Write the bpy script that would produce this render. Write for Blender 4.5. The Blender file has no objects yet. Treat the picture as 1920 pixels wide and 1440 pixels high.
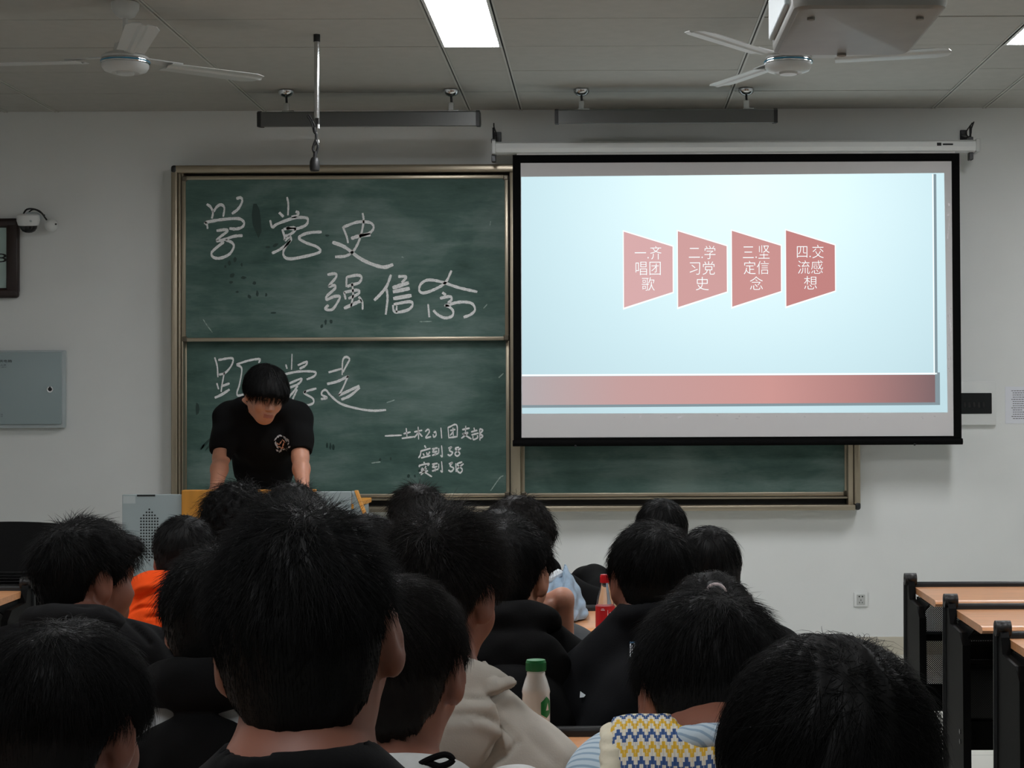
import bpy, bmesh, math, random
import numpy as np
from mathutils import Vector, Matrix, Euler
from mathutils.bvhtree import BVHTree
random.seed(7)
PI = math.pi
SC = bpy.context.scene
COL = SC.collection

# ---------------------------------------------------------------- camera
F, CX, CY, CAMZ = 3264.0, 1133.0, 720.0, 1.415
ROLL = -0.0042
cd = bpy.data.cameras.new('camera'); cam = bpy.data.objects.new('camera', cd); COL.objects.link(cam)
cd.sensor_fit = 'HORIZONTAL'; cd.sensor_width = 36.0; cd.lens = F / 1920 * 36
cd.shift_x = -(CX - 960) / 1920; cd.clip_start = 0.05; cd.clip_end = 60
PITCH = math.atan(55 / F)
CAMROT = Matrix.Rotation(PI / 2 + PITCH, 3, 'X') @ Matrix.Rotation(ROLL, 3, 'Z')
cam.matrix_world = Matrix.Translation((0, 0, CAMZ)) @ CAMROT.to_4x4()
SC.camera = cam

def at(px, py, Y):
    """the point of the vertical plane y = Y seen at a pixel of the 1920 x 1440 photograph"""
    d = CAMROT @ Vector(((px - CX) / F, -(py - CY) / F, -1.0))
    return Vector((0, 0, CAMZ)) + d * (Y / d.y)

# ---------------------------------------------------------------- world, exposure
w = bpy.data.worlds.new('world'); SC.world = w; w.use_nodes = True
w.node_tree.nodes['Background'].inputs[0].default_value = (0.5, 0.55, 0.6, 1)
w.node_tree.nodes['Background'].inputs[1].default_value = 0.05
SC.view_settings.view_transform = 'Standard'; SC.view_settings.look = 'None'
SC.view_settings.exposure = 0.0; SC.view_settings.gamma = 1.0
SC.view_settings.use_curve_mapping = False
SC.cycles.use_denoising = True
SC.cycles.max_bounces = 8
PANEL_LIGHT = 38.0       # strength of a lit ceiling panel
SLIDE_LIGHT = 0.86      # strength of the projected slide

# ---------------------------------------------------------------- materials
def lin(c):
    return tuple((v / 12.92 if v <= 0.04045 else ((v + 0.055) / 1.055) ** 2.4) for v in [x / 255 for x in c])

MATS = {}
def mat(name, rgb, rough=0.5, metal=0.0, noise=0.0, scale=8.0, bump=0.0, bscale=60.0, spec=0.5, stretch=None, emit=0.0, trans=0.0, coat=0.0, sheen=0.0, sss=0.0):
    if name in MATS: return MATS[name]
    m = bpy.data.materials.new(name); m.use_nodes = True
    nt = m.node_tree; N = nt.nodes; L = nt.links
    b = N['Principled BSDF']; c = lin(rgb)
    b.inputs['Base Color'].default_value = (*c, 1); b.inputs['Roughness'].default_value = rough
    b.inputs['Metallic'].default_value = metal; b.inputs['Specular IOR Level'].default_value = spec
    if trans: b.inputs['Transmission Weight'].default_value = trans; b.inputs['IOR'].default_value = 1.33
    if coat: b.inputs['Coat Weight'].default_value = coat
    if sheen: b.inputs['Sheen Weight'].default_value = sheen
    if sss:
        b.inputs['Subsurface Weight'].default_value = sss; b.inputs['Subsurface Radius'].default_value = (0.012, 0.004, 0.002); b.inputs['Subsurface Scale'].default_value = 1.0
    if emit:
        b.inputs['Emission Color'].default_value = (*c, 1); b.inputs['Emission Strength'].default_value = emit
    tc = N.new('ShaderNodeTexCoord'); mp = N.new('ShaderNodeMapping'); L.new(tc.outputs['Object'], mp.inputs[0])
    if stretch: mp.inputs['Scale'].default_value = stretch
    if noise:
        n = N.new('ShaderNodeTexNoise'); n.inputs['Scale'].default_value = scale; n.inputs['Detail'].default_value = 5
        L.new(mp.outputs[0], n.inputs['Vector'])
        r = N.new('ShaderNodeValToRGB'); L.new(n.outputs['Fac'], r.inputs[0])
        r.color_ramp.elements[0].position = 0.3; r.color_ramp.elements[1].position = 0.7
        r.color_ramp.elements[0].color = (*[v * (1 - noise) for v in c], 1); r.color_ramp.elements[1].color = (*[min(1, v * (1 + noise)) for v in c], 1)
        L.new(r.outputs[0], b.inputs['Base Color'])
    if bump:
        n2 = N.new('ShaderNodeTexNoise'); n2.inputs['Scale'].default_value = bscale; n2.inputs['Detail'].default_value = 3
        L.new(mp.outputs[0], n2.inputs['Vector'])
        bp = N.new('ShaderNodeBump'); bp.inputs['Strength'].default_value = bump; bp.inputs['Distance'].default_value = 0.004
        L.new(n2.outputs['Fac'], bp.inputs['Height']); L.new(bp.outputs[0], b.inputs['Normal'])
    MATS[name] = m
    return m

def emat(name, stops, axis='radial', center=(0, 0, 0), size=1.0, strength=1.0):
    """light-giving slide colour; stops = [(pos, rgb)] along a slide-space gradient that is part of the slide's artwork"""
    m = bpy.data.materials.new(name); m.use_nodes = True
    nt = m.node_tree; N = nt.nodes; L = nt.links
    b = N['Principled BSDF']; b.inputs['Base Color'].default_value = (0.02, 0.02, 0.02, 1); b.inputs['Roughness'].default_value = 0.8
    b.inputs['Specular IOR Level'].default_value = 0.0
    b.inputs['Emission Strength'].default_value = strength
    if len(stops) == 1:
        b.inputs['Emission Color'].default_value = (*lin(stops[0][1]), 1); return m
    tc = N.new('ShaderNodeTexCoord'); mp = N.new('ShaderNodeMapping'); L.new(tc.outputs['Object'], mp.inputs[0])
    mp.vector_type = 'POINT'
    mp.inputs['Scale'].default_value = (1 / size[0], 1 / size[1], 1 / size[2])
    mp.inputs['Location'].default_value = (-center[0] / size[0], -center[1] / size[1], -center[2] / size[2])
    g = N.new('ShaderNodeTexGradient'); g.gradient_type = 'SPHERICAL' if axis == 'radial' else 'LINEAR'
    L.new(mp.outputs[0], g.inputs[0])
    r = N.new('ShaderNodeValToRGB'); L.new(g.outputs['Fac'], r.inputs[0])
    el = r.color_ramp.elements
    while len(el) < len(stops): el.new(0.5)
    for e, (p, c) in zip(el, sorted(stops, key=lambda q: q[0])): e.position = p; e.color = (*lin(c), 1)
    L.new(r.outputs[0], b.inputs['Emission Color'])
    return m

def clear_mat(name, rgb, rough=0.05):
    m = bpy.data.materials.new(name); m.use_nodes = True
    b = m.node_tree.nodes['Principled BSDF']
    b.inputs['Base Color'].default_value = (*lin(rgb), 1); b.inputs['Roughness'].default_value = rough
    b.inputs['Transmission Weight'].default_value = 0.95; b.inputs['IOR'].default_value = 1.2
    return m

M_wall = mat('wall_paint', (224, 226, 224), 0.85, bump=0.06, bscale=90, noise=0.02, scale=3)
M_ceil = mat('ceiling_tile', (176, 174, 167), 0.9, bump=0.12, bscale=160, noise=0.03, scale=14)
M_dark = mat('ceiling_gap', (30, 30, 28), 0.9)
M_bar = mat('ceiling_bar', (188, 187, 180), 0.5)
M_base = mat('beige_tile', (196, 190, 174), 0.35, noise=0.05, scale=6)
M_black = mat('black_metal', (5, 5, 5), 0.55, bump=0.05, bscale=200, spec=.1)
M_blackp = mat('black_plastic', (13, 13, 13), 0.5)
M_border = mat('black_border', (5, 5, 5), .8, spec=.1)
M_rail = mat('dark_grey_metal', (50, 51, 52), 0.35, metal=0.5)
M_wood = mat('orange_beech', (206, 146, 100), 0.35, noise=0.12, scale=5, stretch=(1.2, 14, 14), bump=0.04)
M_wood2 = mat('amber_veneer', (205, 140, 52), 0.45, noise=0.08, scale=4, stretch=(10, 10, 1))
M_alu = mat('champagne_aluminium', (168, 157, 138), 0.33, metal=0.75, noise=0.05, scale=3, stretch=(0.4, 1, 0.4))
M_alud = mat('dark_aluminium', (92, 85, 72), 0.4, metal=0.6)  # darker aluminium of the panel corners
M_chrome = mat('chrome', (205, 207, 208), 0.16, metal=1.0)
M_white = mat('white_enamel', (222, 224, 222), 0.35)
M_fan = mat('fan_white', (186, 188, 185), 0.35)
M_grey = mat('grey_enamel', (176, 186, 188), 0.45, noise=0.03, scale=4)
M_fabw = mat('screen_white', (206, 203, 203), 0.8, bump=0.03, bscale=300)
M_chalk = mat('chalk', (246, 248, 246), 0.95, noise=0.3, scale=180)
M_chalk2 = mat('faint_chalk', (150, 168, 160), 0.95, noise=0.45, scale=120)
M_ink = mat('black_ink', (24, 26, 26), 0.7)

# ---------------------------------------------------------------- object helpers
def link(name, me, parent=None, mats=None, origin=None, smooth=False):
    o = bpy.data.objects.new(name, me); COL.objects.link(o)
    if mats:
        for m in (mats if isinstance(mats, (list, tuple)) else [mats]): me.materials.append(m)
    if smooth and len(me.polygons): me.polygons.foreach_set('use_smooth', np.ones(len(me.polygons), bool))
    if parent is not None: o.parent = parent
    return o

def tag(o, label=None, cat=None, group=None, kind=None):
    if label: o['label'] = label
    if cat: o['category'] = cat
    if group: o['group'] = group
    if kind: o['kind'] = kind
    return o

def thing(name, label, cat, loc=(0, 0, 0), rz=0.0, group=None):
    o = bpy.data.objects.new(name, None); COL.objects.link(o); o.empty_display_size = 0.1
    o.location = loc; o.rotation_euler = (0, 0, rz)
    return tag(o, label, cat, group)

class MB:
    """collects shapes in one mesh; coordinates are local to the thing"""
    def __init__(s, off=(0, 0, 0)): s.bm = bmesh.new(); s.off = Vector(off); s.mi = 0
    def _fin(s, geom_verts):
        fs = set()
        for v in geom_verts: fs.update(v.link_faces)
        for f in fs: f.material_index = s.mi
    def box(s, lo, hi, bev=0.0, seg=2, rot=None):
        lo = Vector(lo) - s.off; hi = Vector(hi) - s.off
        c = (lo + hi) / 2; d = hi - lo
        r = bmesh.ops.create_cube(s.bm, size=1.0)
        vs = r['verts']
        for v in vs: v.co = Vector((v.co.x * d.x, v.co.y * d.y, v.co.z * d.z))
        if rot is not None:
            for v in vs: v.co = rot @ v.co
        for v in vs: v.co += c
        if bev > 0:
            es = set()
            for v in vs: es.update(v.link_edges)
            rr = bmesh.ops.bevel(s.bm, geom=list(es), offset=bev, segments=seg, affect='EDGES', profile=0.5)
            vs = rr['verts']
        s._fin(vs); return s
    def cyl(s, a, b, r1, r2=None, seg=20, caps=True):
        a = Vector(a) - s.off; b = Vector(b) - s.off; r2 = r1 if r2 is None else r2
        d = b - a
        r = bmesh.ops.create_cone(s.bm, cap_ends=caps, segments=seg, radius1=r1, radius2=r2, depth=d.length)
        q = Vector((0, 0, 1)).rotation_difference(d.normalized()).to_matrix()
        for v in r['verts']: v.co = q @ v.co + (a + b) / 2
        s._fin(r['verts']); return s
    def sph(s, c, r, seg=20, sc=(1, 1, 1)):
        k = bmesh.ops.create_uvsphere(s.bm, u_segments=seg, v_segments=seg // 2 + 2, radius=r)
        c = Vector(c) - s.off
        for v in k['verts']: v.co = Vector((v.co.x * sc[0], v.co.y * sc[1], v.co.z * sc[2])) + c
        s._fin(k['verts']); return s
    def lathe(s, prof, c, seg=28, R=None):
        """prof = [(r, z)] about a vertical axis at c"""
        c = Vector(c) - s.off; rings = []
        for r, z in prof:
            ring = []
            for i in range(seg):
                p = Vector((r * math.cos(2 * PI * i / seg), r * math.sin(2 * PI * i / seg), z))
                if R is not None: p = R @ p
                ring.append(s.bm.verts.new(p + c))
            rings.append(ring)
        nv = [v for q in rings for v in q]
        for A, B in zip(rings, rings[1:]):
            for i in range(seg):
                j = (i + 1) % seg
                s.bm.faces.new((A[i], A[j], B[j], B[i]))
        if prof[0][0] > 1e-5: s.bm.faces.new(rings[0][::-1])
        if prof[-1][0] > 1e-5: s.bm.faces.new(rings[-1])
        s._fin(nv); return s
    def tube(s, pts, r, seg=8, closed=False):
        pts = [Vector(p) - s.off for p in pts]; n = len(pts); rings = []
        up = Vector((0.13, 0.21, 0.97))
        for i, p in enumerate(pts):
            t = (pts[(i + 1) % n] - pts[i - 1]) if closed else (pts[min(i + 1, n - 1)] - pts[max(i - 1, 0)])
            t.normalize(); a = t.cross(up)
            if a.length < 0.1: a = t.cross(Vector((1, 0, 0)))
            a.normalize(); b = t.cross(a)
            rr = r[i] if isinstance(r, (list, tuple)) else r
            rings.append([s.bm.verts.new(p + a * rr * math.cos(2 * PI * k / seg) + b * rr * math.sin(2 * PI * k / seg)) for k in range(seg)])
        nv = [v for q in rings for v in q]
        for i in range(n if closed else n - 1):
            A, B = rings[i], rings[(i + 1) % n]
            for k in range(seg):
                j = (k + 1) % seg
                s.bm.faces.new((A[k], A[j], B[j], B[k]))
        if not closed: s.bm.faces.new(rings[0][::-1]); s.bm.faces.new(rings[-1])
        s._fin(nv); return s
    def prism(s, poly, y0, y1):
        """polygon of world (x, z) points extruded from y0 to y1"""
        A = [s.bm.verts.new(Vector((x, y0, z)) - s.off) for x, z in poly]; B = [s.bm.verts.new(Vector((x, y1, z)) - s.off) for x, z in poly]
        n = len(poly); s.bm.faces.new(A); s.bm.faces.new(B[::-1])
        for i in range(n): s.bm.faces.new((A[i], B[i], B[(i + 1) % n], A[(i + 1) % n]))
        s._fin(A + B); return s
    def extr(s, poly3, vec):
        vec = Vector(vec)
        A = [s.bm.verts.new(Vector(p) - s.off) for p in poly3]; B = [s.bm.verts.new(Vector(p) + vec - s.off) for p in poly3]
        n = len(A); s.bm.faces.new(A); s.bm.faces.new(B[::-1])
        for i in range(n): s.bm.faces.new((A[i], B[i], B[(i + 1) % n], A[(i + 1) % n]))
        s._fin(A + B); return s
    def build(s, name, m, parent=None, smooth=None):
        bmesh.ops.recalc_face_normals(s.bm, faces=s.bm.faces)
        me = bpy.data.meshes.new(name); s.bm.to_mesh(me); s.bm.free()
        o = link(name, me, parent, m)
        if smooth: 
            me.polygons.foreach_set('use_smooth', np.ones(len(me.polygons), bool))
            me.set_sharp_from_angle(angle=smooth if isinstance(smooth, float) else 0.7)
        return o

def catmull(pts, n=6):
    pts = [Vector(p) for p in pts]
    if len(pts) < 3:
        return [pts[0].lerp(pts[-1], i / n) for i in range(n + 1)]
    out = []; P = [pts[0] * 2 - pts[1]] + pts + [pts[-1] * 2 - pts[-2]]
    for i in range(1, len(P) - 2):
        a, b, c, d = P[i - 1], P[i], P[i + 1], P[i + 2]
        for k in range(n):
            t = k / n
            out.append(0.5 * ((2 * b) + (c - a) * t + (2 * a - 5 * b + 4 * c - d) * t * t + (3 * b - a - 3 * c + d) * t ** 3))
    out.append(pts[-1]); return out

def text_mesh(name, body, width, center, m, parent=None, off=(0, 0, 0), align='CENTER', depth=0.0006, height=None, spacing=1.0, line=1.0, embolden=0.0):
    """lettering standing on a wall that faces -Y; width = metres of the widest line"""
    cu = bpy.data.curves.new('lettering', 'FONT'); cu.body = body; cu.align_x = align; cu.align_y = 'CENTER'
    cu.space_character = spacing; cu.space_line = line; cu.offset = embolden
    cu.resolution_u = 3
    o = bpy.data.objects.new('lettering', cu); COL.objects.link(o)
    bpy.context.view_layer.update()
    me = bpy.data.meshes.new_from_object(o.evaluated_get(bpy.context.evaluated_depsgraph_get()))
    bpy.data.objects.remove(o); bpy.data.curves.remove(cu)
    co = np.zeros(len(me.vertices) * 3); me.vertices.foreach_get('co', co); co = co.reshape(-1, 3)
    mn, mx = co.min(0), co.max(0); k = width / (mx[0] - mn[0]); kz = k if height is None else height / (mx[1] - mn[1])
    mid = (mn + mx) / 2
    new = np.stack([(co[:, 0] - mid[0]) * k + center[0] - off[0], np.full(len(co), center[1] - off[1]), (co[:, 1] - mid[1]) * kz + center[2] - off[2]], 1)
    me.vertices.foreach_set('co', new.ravel()); me.update()
    return link(name, me, parent, m)
# ---------------------------------------------------------------- setting
WY, CEIL = 10.2, 3.2
XL, XR, YB = -5.3, 4.3, -3.0
def struct(name, mb, m): return tag(mb.build(name, m), kind='structure')
struct('wall_front', MB().box((XL - .2, WY, -.1), (XR + .2, WY + .2, CEIL + .3)), M_wall)
struct('wall_left', MB().box((XL - .2, YB, -.1), (XL, WY, CEIL + .3)), M_wall)
struct('wall_right', MB().box((XR, YB, -.1), (XR + .2, WY, CEIL + .3)), M_wall)
struct('wall_back', MB().box((XL - .2, YB - .2, -.1), (XR + .2, YB, CEIL + .3)), M_wall)

def floor_mat():
    m = bpy.data.materials.new('floor_tile'); m.use_nodes = True
    nt = m.node_tree; N = nt.nodes; L = nt.links; b = N['Principled BSDF']
    tc = N.new('ShaderNodeTexCoord'); mp = N.new('ShaderNodeMapping'); L.new(tc.outputs['Object'], mp.inputs[0])
    br = N.new('ShaderNodeTexBrick'); br.offset = 0.0; L.new(mp.outputs[0], br.inputs[0])
    br.inputs['Color1'].default_value = (*lin((205, 204, 196)), 1); br.inputs['Color2'].default_value = (*lin((200, 199, 190)), 1); br.inputs['Mortar'].default_value = (*lin((120, 118, 110)), 1)
    br.inputs['Scale'].default_value = 1.0; br.inputs['Mortar Size'].default_value = 0.003; br.inputs['Brick Width'].default_value = 0.6; br.inputs['Row Height'].default_value = 0.6
    L.new(br.outputs[0], b.inputs['Base Color']); b.inputs['Roughness'].default_value = 0.3
    return m
struct('floor', MB().box((XL - .2, YB - .2, -.1), (XR + .2, WY + .2, 0)), floor_mat())

# skirting of beige tiles along the front wall
bb = MB(); x = XL
while x < XR - .01:
    x2 = min(x + 0.6, XR); bb.box((x + .0015, WY - .012, 0.0), (x2 - .0015, WY, .103), .002, 1); x = x2
struct('baseboard_front', bb, M_base)
struct('trim_1', MB().box((XL, WY - .006, .103), (XR, WY, .107)), M_white)

# suspended ceiling: tiles with open joints, bars along the room
BANDS = [(-3.51, -3.21), (-.785, -.485), (1.94, 2.24)]
XS = [-4.72, -3.51, -3.21, -1.99, -.785, -.485, .715, 1.94, 2.24, 3.45]
XS = [XL] + XS + [XR]
YS = [WY]; y = 9.63
while y > YB: YS.append(y); y -= 0.6
YS.append(YB)
LIGHTROWS = [(7.23, 8.43), (3.63, 4.83), (0.03, 1.23)]
cb = MB()
for i in range(len(XS) - 1):
    x0, x1 = XS[i], XS[i + 1]
    isband = any(abs(x0 - a) < .01 and abs(x1 - b) < .01 for a, b in BANDS)
    for j in range(len(YS) - 1):
        y1, y0 = YS[j], YS[j + 1]
        if isband and any(y0 > a - .05 and y1 < b + .05 for a, b in LIGHTROWS): continue
        dz = random.uniform(-.0015, .0015)
        cb.box((x0 + .003, y0 + .0035, CEIL + dz), (x1 - .003, y1 - .0035, CEIL + .02 + dz), .0015, 1)
cb.mi = 1; cb.box((XL - .2, YB - .2, CEIL + .1), (XR + .2, WY + .2, CEIL + .16))
for x in XS[1:-1]:
    cb.mi = 2
    cb.box((x - .013, YB, CEIL - .004), (x - .004, WY, CEIL + .006)); cb.box((x + .004, YB, CEIL - .004), (x + .013, WY, CEIL + .006))
    cb.mi = 1; cb.box((x - .004, YB, CEIL + .002), (x + .004, WY, CEIL + .008))
cb.mi = 1
for y in YS[1:-1]: cb.box((XL, y - .004, CEIL + .006), (XR, y + .004, CEIL + .012))
struct('ceiling', cb, [M_ceil, M_dark, M_bar])

# ceiling panel lights
M_lit = mat('lit_diffuser', (250, 252, 255), 0.5, emit=PANEL_LIGHT)
M_off = mat('unlit_diffuser', (215, 215, 210), 0.5)
names = {(-.785, 0): 'lit ceiling light panel at the top centre, above the blackboard', (1.94, 0): 'lit ceiling light panel cut off at the right edge, behind the projector'}
for bx0, bx1 in BANDS:
    for r, (y0, y1) in enumerate(LIGHTROWS):
        seen = (bx0, r) in names
        if not seen and bx0 < -3 and r == 0: on = False
        else: on = r < 2 or -1 < bx0 < 0   # the outer lamps over the seats are switched off
        c = ((bx0 + bx1) / 2, (y0 + y1) / 2, CEIL)
        lab = names.get((bx0, r), 'ceiling light panel outside the picture, over the %s seats' % ({0: 'front', 1: 'middle', 2: 'back'}[r]))
        t = thing('ceiling_light', lab, 'ceiling light', c, group='ceiling light panels')
        f = MB(c)
        for a, b in (((bx0 + .004, y0 + .004), (bx0 + .018, y1 - .004)), ((bx1 - .018, y0 + .004), (bx1 - .004, y1 - .004)), ((bx0 + .018, y0 + .004), (bx1 - .018, y0 + .018)), ((bx0 + .018, y1 - .018), (bx1 - .018, y1 - .004))):
            f.box((*a, CEIL - .006), (*b, CEIL + .02))
        f.build('frame', M_white, t)
        MB(c).box((bx0 + .017, y0 + .017, CEIL + .002), (bx1 - .017, y1 - .017, CEIL + .012)).build('diffuser', M_lit if on else M_off, t)

# ---------------------------------------------------------------- blackboard
def rect(px0, py0, px1, py1, Y):
    """world rectangle (x0, z0, x1, z1) on the plane y = Y, levelled"""
    a = at(px0, (py0 + py1) / 2, Y).x; b = at(px1, (py0 + py1) / 2, Y).x
    c = at((px0 + px1) / 2, py0, Y).z; d = at((px0 + px1) / 2, py1, Y).z
    return min(a, b), min(c, d), max(a, b), max(c, d)

def board_mat():
    m = bpy.data.materials.new('green_chalkboard'); m.use_nodes = True
    nt = m.node_tree; N = nt.nodes; L = nt.links; b = N['Principled BSDF']
    tc = N.new('ShaderNodeTexCoord')
    def nz(scale, st, rot, det=5):
        mp = N.new('ShaderNodeMapping'); mp.inputs['Scale'].default_value = st; mp.inputs['Rotation'].default_value = (0, rot, 0)
        L.new(tc.outputs['Object'], mp.inputs[0]); n = N.new('ShaderNodeTexNoise'); n.inputs['Scale'].default_value = scale; n.inputs['Detail'].default_value = det; n.inputs['Distortion'].default_value = .6
        L.new(mp.outputs[0], n.inputs['Vector']); return n.outputs['Fac']
    a = nz(1.6, (1, 1, 1.3), 0); c = nz(3.0, (1.0, 1, 5.0), .5); d = nz(26, (1, 1, 5), .35)
    def mth(op, x, y):
        n = N.new('ShaderNodeMath'); n.operation = op
        for i, v in enumerate((x, y)):
            if isinstance(v, float): n.inputs[i].default_value = v
            else: L.new(v, n.inputs[i])
        return n.outputs[0]
    s = mth('ADD', mth('MULTIPLY', a, .62), mth('ADD', mth('MULTIPLY', c, .28), mth('MULTIPLY', d, .10)))
    r = N.new('ShaderNodeValToRGB'); L.new(s, r.inputs[0]); e = r.color_ramp.elements
    e[0].position = .34; e[0].color = (*lin((46, 74, 67)), 1); e[1].position = .64; e[1].color = (*lin((112, 132, 126)), 1)
    k = e.new(.5); k.color = (*lin((78, 104, 97)), 1)
    L.new(r.outputs[0], b.inputs['Base Color']); b.inputs['Roughness'].default_value = .6; b.inputs['Specular IOR Level'].default_value = .3
    return m
M_board = board_mat()

FY = 10.08                                              # front of the outer frame
x0, z0, x1, z1 = rect(320, 307, 1612, 959, FY)
bo = (x0 + (x1 - x0) / 2, WY, z0)
BBd = thing('blackboard', 'large green sliding blackboard with champagne aluminium frame and chalk writing, behind the speaker', 'blackboard', bo)
fr = MB(bo)
T = .045
px = lambda p, Y=FY: at(p, 630, Y).x
pz = lambda p, Y=FY: at(960, p, Y).z
fr.box((x0 + .02, FY, z1 - .046), (x1 - .02, WY - .002, z1), .012, 3)            # top
fr.box((x0, FY, z0 + .03), (px(332), WY - .002, z1 - .02), .01, 3)             # left, ribbed
fr.box((px(333), FY + .012, z0 + .03), (px(337.5), WY - .002, z1 - .045), .004, 2)
fr.box((px(338.5), FY + .02, z0 + .05), (px(342), WY - .002, z1 - .045), .004, 2)
fr.box((px(1600), FY, z0 + .03), (x1, WY - .002, z1 - .02), .01, 3)             # right
fr.box((px(1589), FY + .012, z0 + .03), (px(1599), WY - .002, z1 - .045), .004, 2)
fr.box((px(956), FY + .008, z0 + .04), (px(975), WY - .002, z1 - .045), .006, 2)   # middle post
fr.build('outer_frame', M_alu, BBd, smooth=True)
MB(bo).box((x0 + .02, WY - .008, z0 + .02), (x1 - .02, WY - .002, z1 - .02)).build('backing', M_blackp, BBd)
for cx_, cz_ in ((x0, z1), (x1, z1), (x0, z0), (x1, z0)):
    sx = 1 if cx_ == x0 else -1; sz = 1 if cz_ == z0 else -1
    MB(bo).box((min(cx_, cx_ + sx * .035) - .001, FY - .003, min(cz_, cz_ + sz * .048) - .001), (max(cx_, cx_ + sx * .035) + .001, WY - .003, max(cz_, cz_ + sz * .048) + .001), .016, 4).build('corner_cap', M_rail, BBd, smooth=True)
tr = MB(bo)
tr.box((x0 + .035, FY - .03, z0), (x1 - .035, WY - .002, pz(949)), .005, 2)
tr.build('chalk_tray', M_alu, BBd, smooth=True)
rl = MB(bo)
rl.box((px(343), FY + .03, pz(938)), (px(956), WY - .01, pz(934.5)), .002, 1); rl.box((px(975), FY + .03, pz(938)), (px(1589), WY - .01, pz(934.5)), .002, 1)
rl.build('track_rail', M_alu, BBd)

def board_panel(pa, pb, pc, pd, Y):
    """a sliding panel: frame outline in pixels, front at y = Y"""
    a, b, c, d = px(pa, Y), pz(pd, Y), px(pc, Y), pz(pb, Y)
    t = .022
    p = MB(bo).box((a + .008, Y + .006, b + .008), (c - .008, Y + .02, d - .008)).build('chalkboard_panel', M_board, BBd)
    f = MB(bo)
    f.box((a, Y, d - t), (c, Y + .024, d), .003, 2); f.box((a, Y, b), (c, Y + .024, b + t), .003, 2)
    f.box((a, Y, b + t), (a + t, Y + .024, d - t), .003, 2); f.box((c - t, Y, b + t), (c, Y + .024, d - t), .003, 2)
    f.build('panel_frame', M_alu, p, smooth=True)
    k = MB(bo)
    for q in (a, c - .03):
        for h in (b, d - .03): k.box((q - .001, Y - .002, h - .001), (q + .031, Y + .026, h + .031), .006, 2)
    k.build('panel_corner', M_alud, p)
    return p
PU, PL = 10.10, 10.162
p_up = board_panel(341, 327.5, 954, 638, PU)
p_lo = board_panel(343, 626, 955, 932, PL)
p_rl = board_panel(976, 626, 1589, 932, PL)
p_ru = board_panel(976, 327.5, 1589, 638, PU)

def chalk(strokes, ox, oy, k, Y, wpx, parent, name, m):
    """hand-drawn chalk strokes on a panel; strokes in zoomed pixels, k = zoom"""
    mb = MB(bo); bm = mb.bm
    rnd = random.Random(len(strokes))
    for st in strokes:
        wd = wpx
        if isinstance(st[0], (int, float)): wd = wpx * st[0]; st = st[1:]
        pts = catmull([at(ox + x / k, oy + y / k, Y) for x, y in st], 7)
        n = len(pts); L_, R_ = [], []
        for i, p in enumerate(pts):
            t = (pts[min(i + 1, n - 1)] - pts[max(i - 1, 0)])
            if t.length < 1e-6: t = Vector((1, 0, 0))
            t.normalize(); nn = Vector((-t.z, 0, t.x))
            # a blunt chalk edge: horizontals come out broader than verticals
            wm = wd * Y / F * .5 * (0.62 + .45 * abs(t.x)) * rnd.uniform(.85, 1.12) * (0.75 if i in (0, n - 1) else 1)
            L_.append(bm.verts.new(Vector((p.x, Y - .0016, p.z)) + nn * wm - mb.off)); R_.append(bm.verts.new(Vector((p.x, Y - .0016, p.z)) - nn * wm - mb.off))
        for i in range(n - 1): bm.faces.new((L_[i], L_[i + 1], R_[i + 1], R_[i]))
    o = mb.build(name, m, parent)
    return o

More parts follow.
